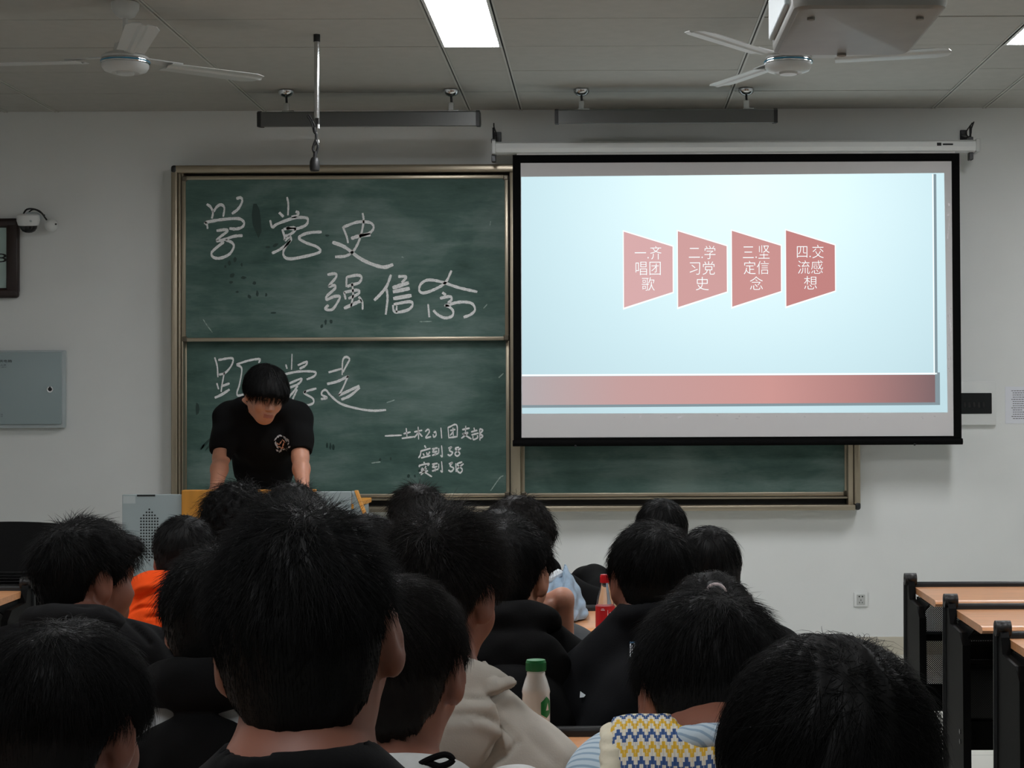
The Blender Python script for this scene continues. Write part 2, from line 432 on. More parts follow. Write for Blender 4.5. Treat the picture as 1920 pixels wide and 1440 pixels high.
UP = [[(203,248),(225,265),(238,295),(232,330)],[(238,295),(262,262),(285,252),(302,270),(296,320)],[(370,218),(395,212),(402,235),(380,275),(345,303)],
 [(190,350),(205,365),(208,388)],[(192,352),(290,335),(380,330),(412,350),(405,375),(370,388),(330,385)],
 [(258,398),(310,392),(318,402),(280,432),(260,455),(300,448),(355,430),(405,425)],[(310,450),(345,465),(355,490),(330,530),(280,552),(242,548),(230,525),(250,500),(300,460)],
 [(655,208),(662,250),(660,312)],[(610,295),(635,320)],[(703,290),(720,298),(708,315),(680,320)],[(560,338),(572,378),(600,360),(690,328),(760,325),(772,345),(755,370),(700,388),(650,382)],
 [(628,390),(640,430),(640,452)],[(635,390),(690,380),(700,396),(670,420),(645,428)],[(642,455),(670,432),(674,455),(620,500),(570,525)],
 [(674,450),(640,500),(635,535),(660,555),(720,550),(835,520),(825,490),(760,465),(722,440),(745,420),(790,408),(850,405)],
 [(968,375),(990,430),(998,468)],[(970,378),(1050,350),(1120,352),(1142,378),(1120,410),(1060,428)],[1.2,(1015,442),(1060,428),(1125,420)],[(1080,298),(1085,350),(1065,440),(1030,510),(985,540),(925,545)],[1.25,(910,462),(980,490),(1060,550),(1130,585),(1200,603),(1252,588)],
 [(882,645),(925,640),(930,660),(890,710),(920,705),(925,722),(880,765),(878,785),(920,768),(950,768),(945,790),(910,840),(870,838),(888,815)],
 [(990,655),(988,715)],[(992,658),(1050,648),(1074,660),(1060,690),(1020,702),(992,712)],[(975,742),(985,785)],[(975,745),(1050,732),(1056,752),(1000,780)],[(1020,690),(1026,760),(1015,825)],[1.15,(975,835),(1040,805),(1075,790)],[(1058,768),(1078,800),(1080,842)],
 [1.15,(1240,645),(1215,710),(1180,755),(1145,790)],[1.2,(1215,725),(1220,780),(1210,870)],[(1280,655),(1325,658),(1300,690)],[1.3,(1248,720),(1340,690)],[1.3,(1250,742),(1345,722)],[1.3,(1252,780),(1355,762)],[(1250,815),(1262,855),(1330,845),(1360,818),(1345,797),(1255,812)],[(1270,858),(1272,820)],
 [(1580,622),(1545,690),(1480,730),(1420,748),(1398,730),(1410,695),(1450,675),(1520,685),(1620,718),(1725,742)],[(1528,745),(1548,760)],[(1515,778),(1570,768),(1580,785),(1560,805)],
 [(1448,810),(1452,850),(1455,885)],[(1478,845),(1500,868),(1540,888),(1580,880),(1590,855),(1575,832),(1540,815)],[(1545,820),(1620,800),(1690,805),(1712,840),(1690,868),(1648,885)]]
chalk(UP, 320, 300, 3.0, PU + .006, 5.3, p_up, 'chalk_writing', M_chalk)
LO = [[(248,150),(262,200),(266,262)],[(268,165),(345,155),(345,190),(310,235),(272,248)],[(303,232),(290,300),(284,345)],[(260,295),(270,330)],[(290,312),(332,296)],[1.2,(248,378),(290,358),(332,330)],
 [(370,190),(440,168),(500,160),(496,182)],[(372,192),(400,215),(388,300),(374,345),(380,365),(412,358)],[(420,260),(470,250)],
 [.8,(683,130),(680,220)],[(648,190),(655,215)],[(715,195),(765,175),(760,195),(725,215)],[(630,248),(720,230),(810,232),(808,255),(765,275)],[(655,290),(664,312)],[(660,300),(735,270),(720,298),(668,322)],[(715,310),(690,345),(650,390)],[(712,330),(690,378),(676,415)],[(715,428),(795,412),(800,382),(752,352),(765,340),(820,325)],[(752,352),(760,335)],
 [(968,235),(992,190),(1006,160),(985,148),(968,170),(965,250)],[(888,235),(962,214)],[1.2,(880,300),(940,285),(1000,255)],[(1000,250),(970,320),(945,365)],[(845,385),(880,378),(850,360),(855,340),(875,335),(900,365),(960,412),(1060,440),(1140,450),(1212,446)],[1.3,(945,365),(1062,310)],[1.2,(960,388),(1010,365),(1064,320)]]
chalk(LO, 320, 620, 3.0, PL + .006, 4.1, p_lo, 'chalk_writing', M_chalk)
SM = [[(1205,592),(1300,588)],[(1325,548),(1330,602)],[(1310,580),(1350,570)],[(1300,606),(1372,596)],[(1392,540),(1395,612)],[(1370,570),(1415,560)],[(1392,575),(1370,602)],[(1395,572),(1416,596)],
 [(1432,568),(1448,555),(1455,570),(1435,602),(1465,596)],[(1480,575),(1490,568),(1493,588),(1480,598),(1476,582)],[(1520,545),(1525,606)],
 [(1560,542),(1565,606)],[(1560,545),(1608,530),(1612,600)],[(1572,562),(1602,555)],[(1588,545),(1590,592)],[(1588,570),(1572,590)],[(1567,602),(1612,596)],
 [(1640,557),(1682,548)],[(1660,535),(1658,570)],[(1640,582),(1672,575),(1635,606)],[(1645,580),(1692,610)],[(1690,570),(1725,560)],[(1706,545),(1710,565)],[(1692,587),(1732,576)],[(1700,592),(1703,612),(1726,602),(1725,588)],[(1738,552),(1740,618)],[(1738,552),(1756,560),(1741,580),(1756,592),(1742,606)],
 [(1428,645),(1436,660)],[(1405,678),(1462,662)],[(1408,678),(1404,700),(1394,716)],[(1420,690),(1426,704)],[(1440,684),(1443,700)],[(1458,680),(1448,698)],[(1408,716),(1462,702)],
 [(1470,666),(1502,660)],[(1486,664),(1474,682),(1500,678)],[(1470,702),(1506,690)],[(1488,684),(1488,704)],[(1508,660),(1508,690)],[(1524,645),(1528,706),(1518,700)],[(1562,662),(1580,655),(1568,673),(1586,686),(1572,702),(1558,696)],[(1622,655),(1602,664),(1626,690),(1612,705),(1600,690),(1632,660)],
 [(1424,738),(1430,750)],[(1400,768),(1402,758),(1452,748),(1446,760)],[(1412,772),(1420,780)],[(1408,785),(1440,776)],[(1398,800),(1448,788)],[(1436,760),(1425,790),(1408,812)],[(1428,795),(1470,822)],
 [(1470,752),(1502,746)],[(1486,750),(1474,768),(1500,764)],[(1470,790),(1506,778)],[(1488,772),(1488,792)],[(1508,748),(1508,776)],[(1524,735),(1528,792),(1518,786)],[(1565,750),(1585,742),(1572,760),(1592,774),(1578,792),(1562,784)],[(1640,738),(1612,752),(1640,780),(1628,800),(1612,780),(1648,748)],[(1604,745),(1606,795)]]
chalk(SM, 320, 620, 3.0, PL + .006, 3.2, p_lo, 'chalk_writing', M_chalk)
# half-wiped streaks and dark damp finger marks
rn = random.Random(4)
SMEAR = [[(1800,900),(1850,830),(1872,815)],[(1845,265),(1872,240)],[(1260,390),(1215,405)],[(1130,745),(1180,738)]]
chalk(SMEAR, 320, 620, 3.0, PL + .0055, 2.2, p_lo, 'wiped_streak', M_chalk2)
chalk([[(182,895),(205,930),(235,970)],[(1760,835),(1780,812)],[(1400,910),(1470,908)],[(1795,370),(1800,345)],[(1300,545),(1312,550)]], 320, 300, 3.0, PU + .0055, 2.0, p_up, 'wiped_streak', M_chalk2)
M_damp = mat('damp_board', (28, 56, 50), 0.4)
def blots(lst, ox, oy, k, Y, parent):
    mb = MB(bo)
    for x, y, rx, rz, a in lst:
        c = at(ox + x / k, oy + y / k, Y)
        vs = []
        for i in range(9):
            q = 2 * PI * i / 9; u = rx * Y / F * math.cos(q) * rn.uniform(.7, 1.2); v = rz * Y / F * math.sin(q) * rn.uniform(.8, 1.15)
            vs.append(mb.bm.verts.new(Vector((c.x + u * math.cos(a) - v * math.sin(a), Y - .0008, c.z + u * math.sin(a) + v * math.cos(a))) - mb.off))
        mb.bm.faces.new(vs)
    mb.build('damp_mark', M_damp, parent)
b1 = [(485,335,9,32,.05),(330,580,3,5,0),(345,650,5,4,.5),(410,662,5,3,0),(472,692,4,3,0),(340,688,4,3,0),(375,742,3,2,0),(487,750,2.5,6,0),(443,768,3,4,.6),(537,758,2,4,0),(578,860,5,2,0),(850,935,2.5,4,-.4),(872,912,2.5,5,0),(902,908,3,4,0),(590,480,6,3,.5),(545,490,5,2,0),(880,425,4,2,0),(308,600,2,3,0),(362,560,3,5,-.3),(400,590,2,4,0)]
blots(b1, 320, 300, 3.0, PU + .0055, p_up)
b2 = [(195,640,2.5,14,-.7),(215,650,2,11,-.7),(178,655,2,7,-.7),(880,645,2,5,0),(898,650,2,7,0),(915,655,2.5,7,0),(1178,725,2.5,3,0),(1238,720,2,3,0),(1338,818,3,3.5,0),(1374,818,2,3,0),(1400,788,3,3,0),(150,440,4,12,0)]
blots(b2, 320, 620, 3.0, PL + .0055, p_lo)

# ---------------------------------------------------------------- projection screen
SY = 9.93
a, b, c, d = rect(962, 289, 1801, 834, SY)
so = ((a + c) / 2, WY, d)
SCR = thing('projection_screen', 'white projector screen with black border hanging from its case, showing the slide', 'projection screen', so)
sx = lambda p: at(p, 560, SY).x
sz = lambda p: at(1380, p, SY).z
MB(so).box((sx(970), SY, sz(826)), (sx(1793), SY + .003, sz(280))).build('fabric', M_fabw, SCR)
bd = MB(so)
Yb = SY - .0015
bd.box((a, Yb, sz(304)), (c, SY + .004, d)); bd.box((a, Yb, b), (c, SY + .004, sz(819)))
bd.box((a, Yb, sz(819)), (sx(977), SY + .004, sz(304))); bd.box((sx(1786), Yb, sz(819)), (c, SY + .004, sz(304)))
bd.build('border', M_border, SCR)
bt = MB(so); bt.cyl((a - .004, SY - .004, b + .014), (c + .004, SY - .004, b + .014), .018, seg=20)
bt.build('bottom_bar', M_border, SCR, smooth=True)
for q in (1078, 1712): MB(so).sph((sx(q), SY - .016, b - .002), .007).build('pull_knob', M_rail, SCR)
cs = MB(so)
za, zb = sz(264.5), sz(287)
cx0, cx1 = sx(930), sx(1830)
prof = [(SY + .075, za), (SY - .01, za), (SY - .03, za - .012), (SY - .034, (za + zb) / 2 - .006), (SY - .026, zb + .006), (SY + .02, zb), (SY + .075, zb)]
A_ = [cs.bm.verts.new(Vector((cx0, y, z)) - cs.off) for y, z in prof]; B_ = [cs.bm.verts.new(Vector((cx1, y, z)) - cs.off) for y, z in prof]
cs.bm.faces.new(A_); cs.bm.faces.new(B_[::-1])
for i in range(len(prof)):
    j = (i + 1) % len(prof); cs.bm.faces.new((A_[i], B_[i], B_[j], A_[j]))
cs.build('case', M_white, SCR)
for q in (923.5, 1830):
    MB(so).box((sx(q), SY - .037, zb - .002), (sx(q + 7.5), SY + .078, za + .004), .004, 2).build('end_cap', M_fan, SCR)
for q0, sg in ((926, -1), (1824, 1)):
    hk = MB(so)
    hk.box((sx(q0) - .012, SY + .01, zb - .042), (sx(q0) + .012, SY + .06, zb), .003, 1)
    hk.cyl((sx(q0), SY + .03, za), (sx(q0) + sg * .003, SY + .05, za + .09), .006, seg=8); hk.box((sx(q0) - .014, SY + .015, za - .002), (sx(q0) + .014, SY + .06, za + .022), .003, 1)
    hk.box((sx(q0) - .012, WY - .012, za + .04), (sx(q0) + .03, WY - .002, za + .1), .003, 1); hk.cyl((sx(q0), SY + .04, za + .02), (sx(q0), WY - .008, za + .07), .006, seg=8)
    hk.build('wall_bracket', M_rail, SCR)
ck = MB(so); q0 = sx(1824)
ck.tube(catmull([(q0 - .05, SY + .03, za + .012), (q0 + .0, SY + .04, za + .03), (q0 + .012, SY + .06, za + .075), (q0 + .035, SY + .1, za + .12)], 5), .004)
ck.tube(catmull([(q0 + .004, SY + .03, za), (q0 - .02, SY + .05, za + .05), (q0 + .03, SY + .12, za + .118)], 5), .0035)
ck.build('power_cord', M_blackp, SCR)
ck = MB(so); q0 = sx(926)
ck.tube(catmull([(q0 + .008, SY + .03, za), (q0 + .014, SY + .05, za + .05), (q0 - .002, SY + .1, za + .1), (q0 - .006, SY + .14, za + .13)], 5), .004); ck.build('tie_wire', M_rail, SCR)
lg = MB(so); yl = SY - .0305
lp = rect(1757, 267.5, 1765, 273, SY - .035)
lg.box((lp[0], SY - .036, lp[1]), (lp[2], SY - .03, lp[3])); lp = rect(1768, 269, 1787, 272, SY - .035); lg.box((lp[0], SY - .036, lp[1]), (lp[2], SY - .03, lp[3]), .001, 1)
lg.build('case_logo', M_ink, SCR)

# the slide thrown on the fabric
SL = bpy.data.objects.new('slide', None); COL.objects.link(SL); SL.parent = SCR
def sl_poly(pts, yoff, name, m):
    mb = MB(so); vs = [mb.bm.verts.new(Vector((sx(x), SY - yoff, sz(y))) - mb.off) for x, y in pts]; mb.bm.faces.new(vs)
    return mb.build(name, m, SL)
def sl_multi(polys, yoff, name, m):
    mb = MB(so)
    for pts in polys: mb.bm.faces.new([mb.bm.verts.new(Vector((sx(x), SY - yoff, sz(y))) - mb.off) for x, y in pts])
    return mb.build(name, m, SL)
def R4(x0, y0, x1, y1): return [(x0, y0), (x1, y0), (x1, y1), (x0, y1)]
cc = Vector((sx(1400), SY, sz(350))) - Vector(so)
M_sbg = emat('slide_sky_blue', [(0.0, (186, 214, 222)), (.35, (203, 231, 238)), (.68, (222, 247, 251)), (1.0, (232, 255, 255))], 'radial', (cc.x, 0, cc.z), (1.7, 40, 1.55), SLIDE_LIGHT * 1.25)  # slide's own blue gradient, with the projector's hot spot painted into the emission
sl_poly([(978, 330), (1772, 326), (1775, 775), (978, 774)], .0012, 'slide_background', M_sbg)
xa, xb = sx(978) - so[0], sx(1756) - so[0]
M_sbar = emat('slide_red_bar', [(0.0, (176, 168, 170)), (.25, (194, 156, 154)), (.6, (202, 148, 143)), (.8, (176, 128, 125)), (1.0, (122, 98, 100))], 'linear', (xa, 0, 0), (xb - xa, 1, 1), SLIDE_LIGHT * 1.2)  # bar's own fade plus the projector's uneven light, both put into the colour
sl_poly([(978, 704), (1756, 704), (1756, 756), (978, 758)], .0018, 'slide_bar', M_sbar)
M_sgr = emat('slide_grey', [(0, (140, 158, 166))], strength=SLIDE_LIGHT)
sl_multi([R4(1752, 328, 1757, 760), [(978, 758), (1757, 756), (1761, 756.5), (1761, 761), (978, 763)], R4(1757, 700, 1761, 761)], .0022, 'slide_border_line', M_sgr)
M_swh = emat('slide_white', [(0, (244, 255, 255))], strength=SLIDE_LIGHT * 1.3)
sl_multi([R4(978, 700.5, 1756, 703.5), R4(1749.5, 328, 1751.5, 704)], .0022, 'slide_highlight_line', M_swh)
reds = [(222, 176, 176), (214, 164, 162), (208, 150, 147), (199, 134, 131)]
TXT = ['一.齐\n唱团\n歌', '二.学\n习党\n史', '三.坚\n定信\n念', '四.交\n流感\n想']
for i in range(4):
    X = 1170 + i * 101.4; dy = -i * .4
    o_ = [(X - 1.8, 430.5 + dy), (X + 93.5, 460 + dy), (X + 93.5, 549 + dy), (X - 1.8, 580 + dy)]
    sl_poly(o_, .0022, 'agenda_outline', M_swh)
    m_ = emat('slide_rose_%d' % i, [(0, reds[i])], strength=SLIDE_LIGHT * 1.1)
    sl_poly([(X, 433.5 + dy), (X + 91.5, 462 + dy), (X + 91.5, 547 + dy), (X, 576 + dy)], .003, 'agenda_panel', m_)
    lines = TXT[i].split('\n')
    for j, ln in enumerate(lines):
        wpx = [50, 47, 24][j]; cxp = X + [45.5, 45.5, 45.5][j]; cyp = 473.5 + j * 29.2 + dy
        ww = wpx * SY / F
        text_mesh('agenda_lettering', ln, ww, (sx(cxp), SY - .0038, sz(cyp)), M_swh, SL, so, height=25 * SY / F, embolden=-.012)
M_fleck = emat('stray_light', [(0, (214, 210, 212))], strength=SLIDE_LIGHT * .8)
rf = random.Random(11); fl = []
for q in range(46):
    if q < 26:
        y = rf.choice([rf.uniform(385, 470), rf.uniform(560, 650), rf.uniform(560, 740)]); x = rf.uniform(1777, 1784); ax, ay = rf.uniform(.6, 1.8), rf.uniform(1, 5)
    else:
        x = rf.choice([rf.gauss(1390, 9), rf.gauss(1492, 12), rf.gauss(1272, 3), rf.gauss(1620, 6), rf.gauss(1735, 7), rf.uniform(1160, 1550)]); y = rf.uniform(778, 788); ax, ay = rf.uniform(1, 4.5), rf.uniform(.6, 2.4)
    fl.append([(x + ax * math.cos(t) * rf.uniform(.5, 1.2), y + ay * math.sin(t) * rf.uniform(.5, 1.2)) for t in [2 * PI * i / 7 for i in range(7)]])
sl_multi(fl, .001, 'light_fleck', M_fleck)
# ---------------------------------------------------------------- things on the front wall
def wall_rect(px0, py0, px1, py1, Y): return rect(px0, py0, px1, py1, Y)
# wall clock (digital calendar) cut by the left edge
Y = 10.15
a, b, c, d = wall_rect(-175, 409, 33, 559, Y); o_ = ((a + c) / 2, WY, b)
t = thing('wall_clock', 'digital wall clock in dark brown frame at the left edge', 'clock', o_)
M_brown = mat('dark_brown_frame', (36, 19, 15), 0.4, noise=.15, scale=6)
f = MB(o_)
t_ = .07
f.box((a, Y, b), (c, WY - .001, b + .06), .02, 4); f.box((a, Y, d - .055), (c, WY - .001, d), .02, 4); f.box((a, Y + .001, b + .03), (a + t_, WY - .001, d - .03), .012, 3); f.box((c - t_, Y + .001, b + .03), (c, WY - .001, d - .03), .012, 3)
f.build('frame', M_brown, t, smooth=True)
MB(o_).box((a + .05, Y + .02, b + .04), (c - .05, WY - .004, d - .04)).build('lcd_face', mat('lcd_grey', (168, 190, 184), .25), t)
text_mesh('digits', '12:08', .34, (at(11, 483, Y).x - .17, Y + .018, at(11, 483, Y).z), M_ink, t, o_, height=.052, embolden=.0)
# security camera
p = at(52, 413, 10.08); o_ = (p.x, WY, p.z)
t = thing('security_camera', 'white dome security camera with dark window beside the wall clock', 'camera', o_)
R_ = Matrix.Rotation(math.radians(8), 3, 'X')
MB(o_).lathe([(.0, .04), (.05, .038), (.064, .03), (.066, .0), (.058, -.028), (.05, -.031)], (p.x, 10.09, p.z), 28, R_).build('housing', M_white, t, smooth=True)
MB(o_).lathe([(.05, -.029), (.047, -.045), (.036, -.062), (.018, -.071), (0, -.073)], (p.x, 10.09, p.z), 28, R_).build('dome_window', mat('smoked_dome', (10, 10, 11), .12), t, smooth=True)
m = MB(o_); m.cyl((p.x, 10.1, p.z + .02), (p.x + .01, WY, p.z + .03), .03); m.cyl((p.x + .03, 10.035, p.z - .008), (p.x + .036, 10.03, p.z - .012), .006, seg=10); m.build('bracket', M_grey, t, smooth=True)
m = MB(o_); m.tube(catmull([(p.x - .06, 10.15, p.z + .02), (p.x - .02, 10.13, p.z + .07), (p.x + .05, 10.13, p.z + .06), (p.x + .085, 10.16, p.z + .01)], 6), .005); m.tube(catmull([(p.x - .02, 10.12, p.z + .04), (p.x + .03, 10.1, p.z + .065), (p.x + .08, 10.14, p.z + .035)], 6), .004); m.build('cable', M_blackp, t)
p = at(95, 422, 10.13); o_ = (p.x, WY, p.z)
t = thing('junction_ball', 'small white round cable box right of the security camera', 'cable box', o_)
m = MB(o_); m.sph((p.x, 10.14, p.z), .038, 24, (1, .9, 1)); m.cyl((p.x, 10.15, p.z), (p.x, WY, p.z), .022); m.build('shell', M_white, t, smooth=True)
MB(o_).cyl((p.x + .03, 10.122, p.z + .004), (p.x + .036, 10.117, p.z + .004), .005, seg=10).build('cap', M_rail, t)
# electrical cabinet
Y = 10.13
a, b, c, d = wall_rect(-190, 657, 118, 803, Y); o_ = ((a + c) / 2, WY, b)
t = thing('electrical_cabinet', 'pale grey metal electrical cabinet with lock on the wall at left', 'electrical cabinet', o_)
m = MB(o_); m.box((a, Y + .012, b), (c, WY - .001, d), .006, 2); m.build('body', M_grey, t, smooth=True)
dr = MB(o_).box((a + .012, Y - .004, b + .022), (c - .009, Y + .013, d - .012), .004, 2).build('door', mat('cabinet_grey', (150, 166, 168), .42), t, smooth=True)
p = at(95, 730, Y)
m = MB(o_); m.cyl((p.x, Y - .003, p.z), (p.x, Y - .012, p.z), .0185, seg=24); m.build('lock', M_chrome, dr, smooth=True)
m = MB(o_); m.cyl((p.x, Y - .011, p.z), (p.x, Y - .016, p.z), .011, seg=16); m.box((p.x - .003, Y - .02, p.z - .004), (p.x + .003, Y - .014, p.z + .016), .002, 1); m.build('lock_key', M_blackp, dr)
q = at(23, 677, Y); text_mesh('lettering', '教学供电箱', .13, (q.x - .065, Y - .0045, q.z), M_ink, dr, o_, height=.016, embolden=.006)
q = at(12, 684.5, Y); text_mesh('lettering', '非专业人员', .085, (q.x - .0425, Y - .0045, q.z), M_ink, dr, o_, height=.009)
q = at(12.5, 688.5, Y); text_mesh('lettering', 'No. 0201 - 220 V', .085, (q.x - .0425, Y - .0045, q.z), M_ink, dr, o_, height=.006)
for zz in (-.0, -.011): 
    q = at(4, 777, Y); text_mesh('lettering', 'A 16 : 32', .05, (q.x - .02, Y - .0045, q.z + zz), M_ink, dr, o_, height=.006)
# wall socket
a, b, c, d = wall_rect(1601, 1111, 1627, 1138, 10.19); o_ = ((a + c) / 2, WY, b)
t = thing('wall_socket', 'white five-hole wall socket low on the wall at right', 'socket', o_)
m = MB(o_); m.box((a, WY - .012, b), (c, WY - .001, d), .005, 3); m.build('cover_plate', M_white, t, smooth=True)
m = MB(o_); m.box((a + .016, WY - .0135, b + .012), (c - .016, WY - .011, d - .012), .002, 1); m.build('socket_face', M_fan, t)
m = MB(o_); mx = (a + c) / 2
for dx, z in ((-.009, d - .023), (.009, d - .023)): m.cyl((mx + dx, WY - .0145, z), (mx + dx, WY - .013, z), .0045, seg=12)
m.box((mx - .002, WY - .0145, b + .036), (mx + .002, WY - .013, b + .044))
for s in (-1, 1): m.box((mx + s * .008 - .0018, WY - .0145, b + .022), (mx + s * .008 + .0018, WY - .013, b + .03))
m.build('pin_hole', M_blackp, t)
# control panel box
a, b, c, d = wall_rect(1735, 715, 1868, 797, 10.16); o_ = ((a + c) / 2, WY, b)
t = thing('control_panel', 'white wall control panel with dark window, half behind the projector screen', 'control panel', o_)
m = MB(o_); m.box((a, 10.168, b), (c, WY - .001, d), .004, 2); m.build('cover_plate', M_white, t, smooth=True)
a2, b2_, c2, d2 = wall_rect(1745, 737, 1860, 776, 10.16)
m = MB(o_); m.box((a2, 10.162, b2_), (c2, 10.17, d2), .003, 1); wn = m.build('window', mat('dark_glass', (20, 23, 25), .15), t)
m = MB(o_)
for q in range(6): 
    e = at(1800 + q * 9, 759, 10.16); m.box((e.x - .007, 10.1605, e.z - .016), (e.x + .007, 10.1625, e.z + .016), .002, 1)
m.build('breaker_switch', M_blackp, wn)
# paper notice
a, b, c, d = wall_rect(1885, 725, 1948, 794, 10.195); o_ = ((a + c) / 2, WY, b)
t = thing('paper_notice', 'printed paper notice taped to the wall at the right edge', 'notice', o_)
MB(o_).box((a, 10.1965, b), (c, WY - .0008, d)).build('sheet', mat('paper', (222, 224, 230), .8), t)
m = MB(o_); rp = random.Random(5)
for q in range(14):
    z = d - .024 - q * .0125; x = a + .036 + (.008 if q % 4 else 0)
    xe = a + (.1 if q in (0, 4, 9, 13) else .17) + rp.uniform(-.015, .01)
    while x < xe:
        w_ = rp.uniform(.006, .014); m.box((x, 10.1960, z - .0016), (x + w_, 10.1967, z + .0016)); x += w_ + .003
m.build('print', M_ink, t)

# ---------------------------------------------------------------- ceiling fans
def fan(cx_, cy_, Yf, angs, label):
    p = at(cx_, cy_, Yf); o_ = (p.x, p.y, CEIL)
    t = thing('ceiling_fan', label, 'ceiling fan', o_, group='white three-blade ceiling fans')
    m = MB(o_); m.lathe([(.0, -.0), (.06, -.002), (.058, -.03), (.04, -.06), (.018, -.07)], (p.x, p.y, CEIL), 24); m.build('canopy', M_fan, t, smooth=True)
    m = MB(o_); m.cyl((p.x, p.y, CEIL - .06), (p.x, p.y, p.z + .06), .011, seg=12); m.build('rod', M_fan, t, smooth=True)
    m = MB(o_); m.lathe([(.02, .1), (.045, .085), (.05, .055), (.085, .04), (.1, .028), (.101, .018)], (p.x, p.y, p.z), 36); m.build('motor_housing', M_fan, t, smooth=True)
    m = MB(o_); m.lathe([(.099, .018), (.104, .014), (.104, .002), (.099, -.002)], (p.x, p.y, p.z), 36); m.build('chrome_ring', M_chrome, t, smooth=True)
    m = MB(o_); m.lathe([(.1045, .011), (.106, .008), (.1045, .005)], (p.x, p.y, p.z), 36); m.build('blue_ring', mat('blue_band', (40, 118, 150), .3), t, smooth=True)
    m = MB(o_); m.lathe([(.1, -.002), (.1, -.014), (.09, -.03), (.06, -.04), (.055, -.036), (.04, -.036), (.037, -.046), (0, -.048)], (p.x, p.y, p.z), 36); m.build('bottom_cover', M_fan, t, smooth=True)
    for an in angs:
        an = math.radians(an); R = Matrix.Rotation(an, 3, 'Z') @ Matrix.Rotation(math.radians(-9), 3, 'X')
        bl = MB(o_)
        for r0, r1, w0, w1 in ((.2, .68, .058, .068),):
            N_ = 10; top = []; bot = []
            for i in range(N_ + 1):
                u = i / N_; r = r0 + (r1 - r0) * u; wd = w0 + (w1 - w0) * u
                if i == N_: wd *= .72
                row = []
                for v, h in ((-1, -.004), (-.3, .0), (-.12, -.006), (.12, -.006), (.3, .0), (1, .003)):
                    row.append(Vector((r + (.012 if i == N_ and abs(v) < .5 else 0), v * wd, h + .018 + u * .012)))
                top.append([bl.bm.verts.new(R @ q + Vector(p) - bl.off) for q in row])
                bot.append([bl.bm.verts.new(R @ (q - Vector((0, 0, .003))) + Vector(p) - bl.off) for q in row])
            for i in range(N_):
                for k in range(5):
                    bl.bm.faces.new((top[i][k], top[i + 1][k], top[i + 1][k + 1], top[i][k + 1])); bl.bm.faces.new((bot[i][k + 1], bot[i + 1][k + 1], bot[i + 1][k], bot[i][k]))
                bl.bm.faces.new((top[i][0], bot[i][0], bot[i + 1][0], top[i + 1][0])); bl.bm.faces.new((top[i + 1][5], bot[i + 1][5], bot[i][5], top[i][5]))
            for k in range(5): bl.bm.faces.new((top[0][k + 1], bot[0][k + 1], bot[0][k], top[0][k])); bl.bm.faces.new((top[N_][k], bot[N_][k], bot[N_][k + 1], top[N_][k + 1]))
        b_ = bl.build('blade', M_fan, t)
        ar = MB(o_)
        pts = [(.07, -.02, .03), (.07, .02, .03), (.27, .03, .028), (.27, -.03, .028)]
        ar.extr([R @ Vector(q) + Vector(p) for q in pts], (0, 0, .005)); ar.build('blade_arm', M_fan, b_)
fan(235, 120, 7.5, (-69, 45, 168), 'white three-blade ceiling fan with chrome ring at upper left')
fan(1478, 120, 7.5, (-130, 112, -9), 'white ceiling fan partly hidden behind the ceiling projector')

# ---------------------------------------------------------------- blackboard lamps
def lamp(x0p, y0p, x1p, y1p, hang, label):
    Y = 9.5
    a, b, c, d = rect(x0p, y0p, x1p, y1p, Y); o_ = ((a + c) / 2, Y, CEIL)
    t = thing('blackboard_lamp', label, 'lamp', o_, group='unlit grey blackboard lamps')
    prof = [(Y, b), (Y - .005, d - .01), (Y + .02, d), (Y + .10, d - .002), (Y + .13, b + .03), (Y + .10, b + .012)]
    m = MB(o_)
    m.extr([(a + .02, y, z) for y, z in prof], (c - a - .04, 0, 0)); m.build('shade', mat('lamp_grey', (84, 85, 83), .35, metal=.3), t)
    for u in (a, c - .02):
        m = MB(o_); prof2 = [(Y - .004, b - .003), (Y - .008, d - .01), (Y + .02, d + .003), (Y + .102, d + .001), (Y + .134, b + .03), (Y + .1, b + .008)]
        m.extr([(u, y, z) for y, z in prof2], (.02, 0, 0)); m.build('end_cap', M_blackp, t)
    for hx in hang:
        h = at(hx, 180, Y + .02); m = MB(o_)
        m.lathe([(0, 0), (.044, -.001), (.042, -.016), (.028, -.03), (.01, -.037)], (h.x, Y + .05, CEIL - .004), 24)
        cup = m.build('ceiling_cup', M_chrome, t, smooth=True)
        m = MB(o_); m.cyl((h.x, Y + .05, CEIL - .035), (h.x + .002, Y + .05, d + .05), .0065, seg=10); m.build('hanger_rod', M_rail, t, smooth=True)
        m = MB(o_); m.box((h.x - .015, Y + .035, d), (h.x + .015, Y + .065, d + .052), .004, 2); m.box((h.x - .02, Y + .03, d - .002), (h.x + .045, Y + .07, d + .008), .002, 1); m.build('clamp', M_chrome, t)
lamp(482, 207.5, 899, 236, (535, 845), 'grey blackboard lamp hung over the green chalkboard')
lamp(1040, 203.5, 1458, 230, (1090, 1400), 'grey blackboard lamp hung above the projector screen')

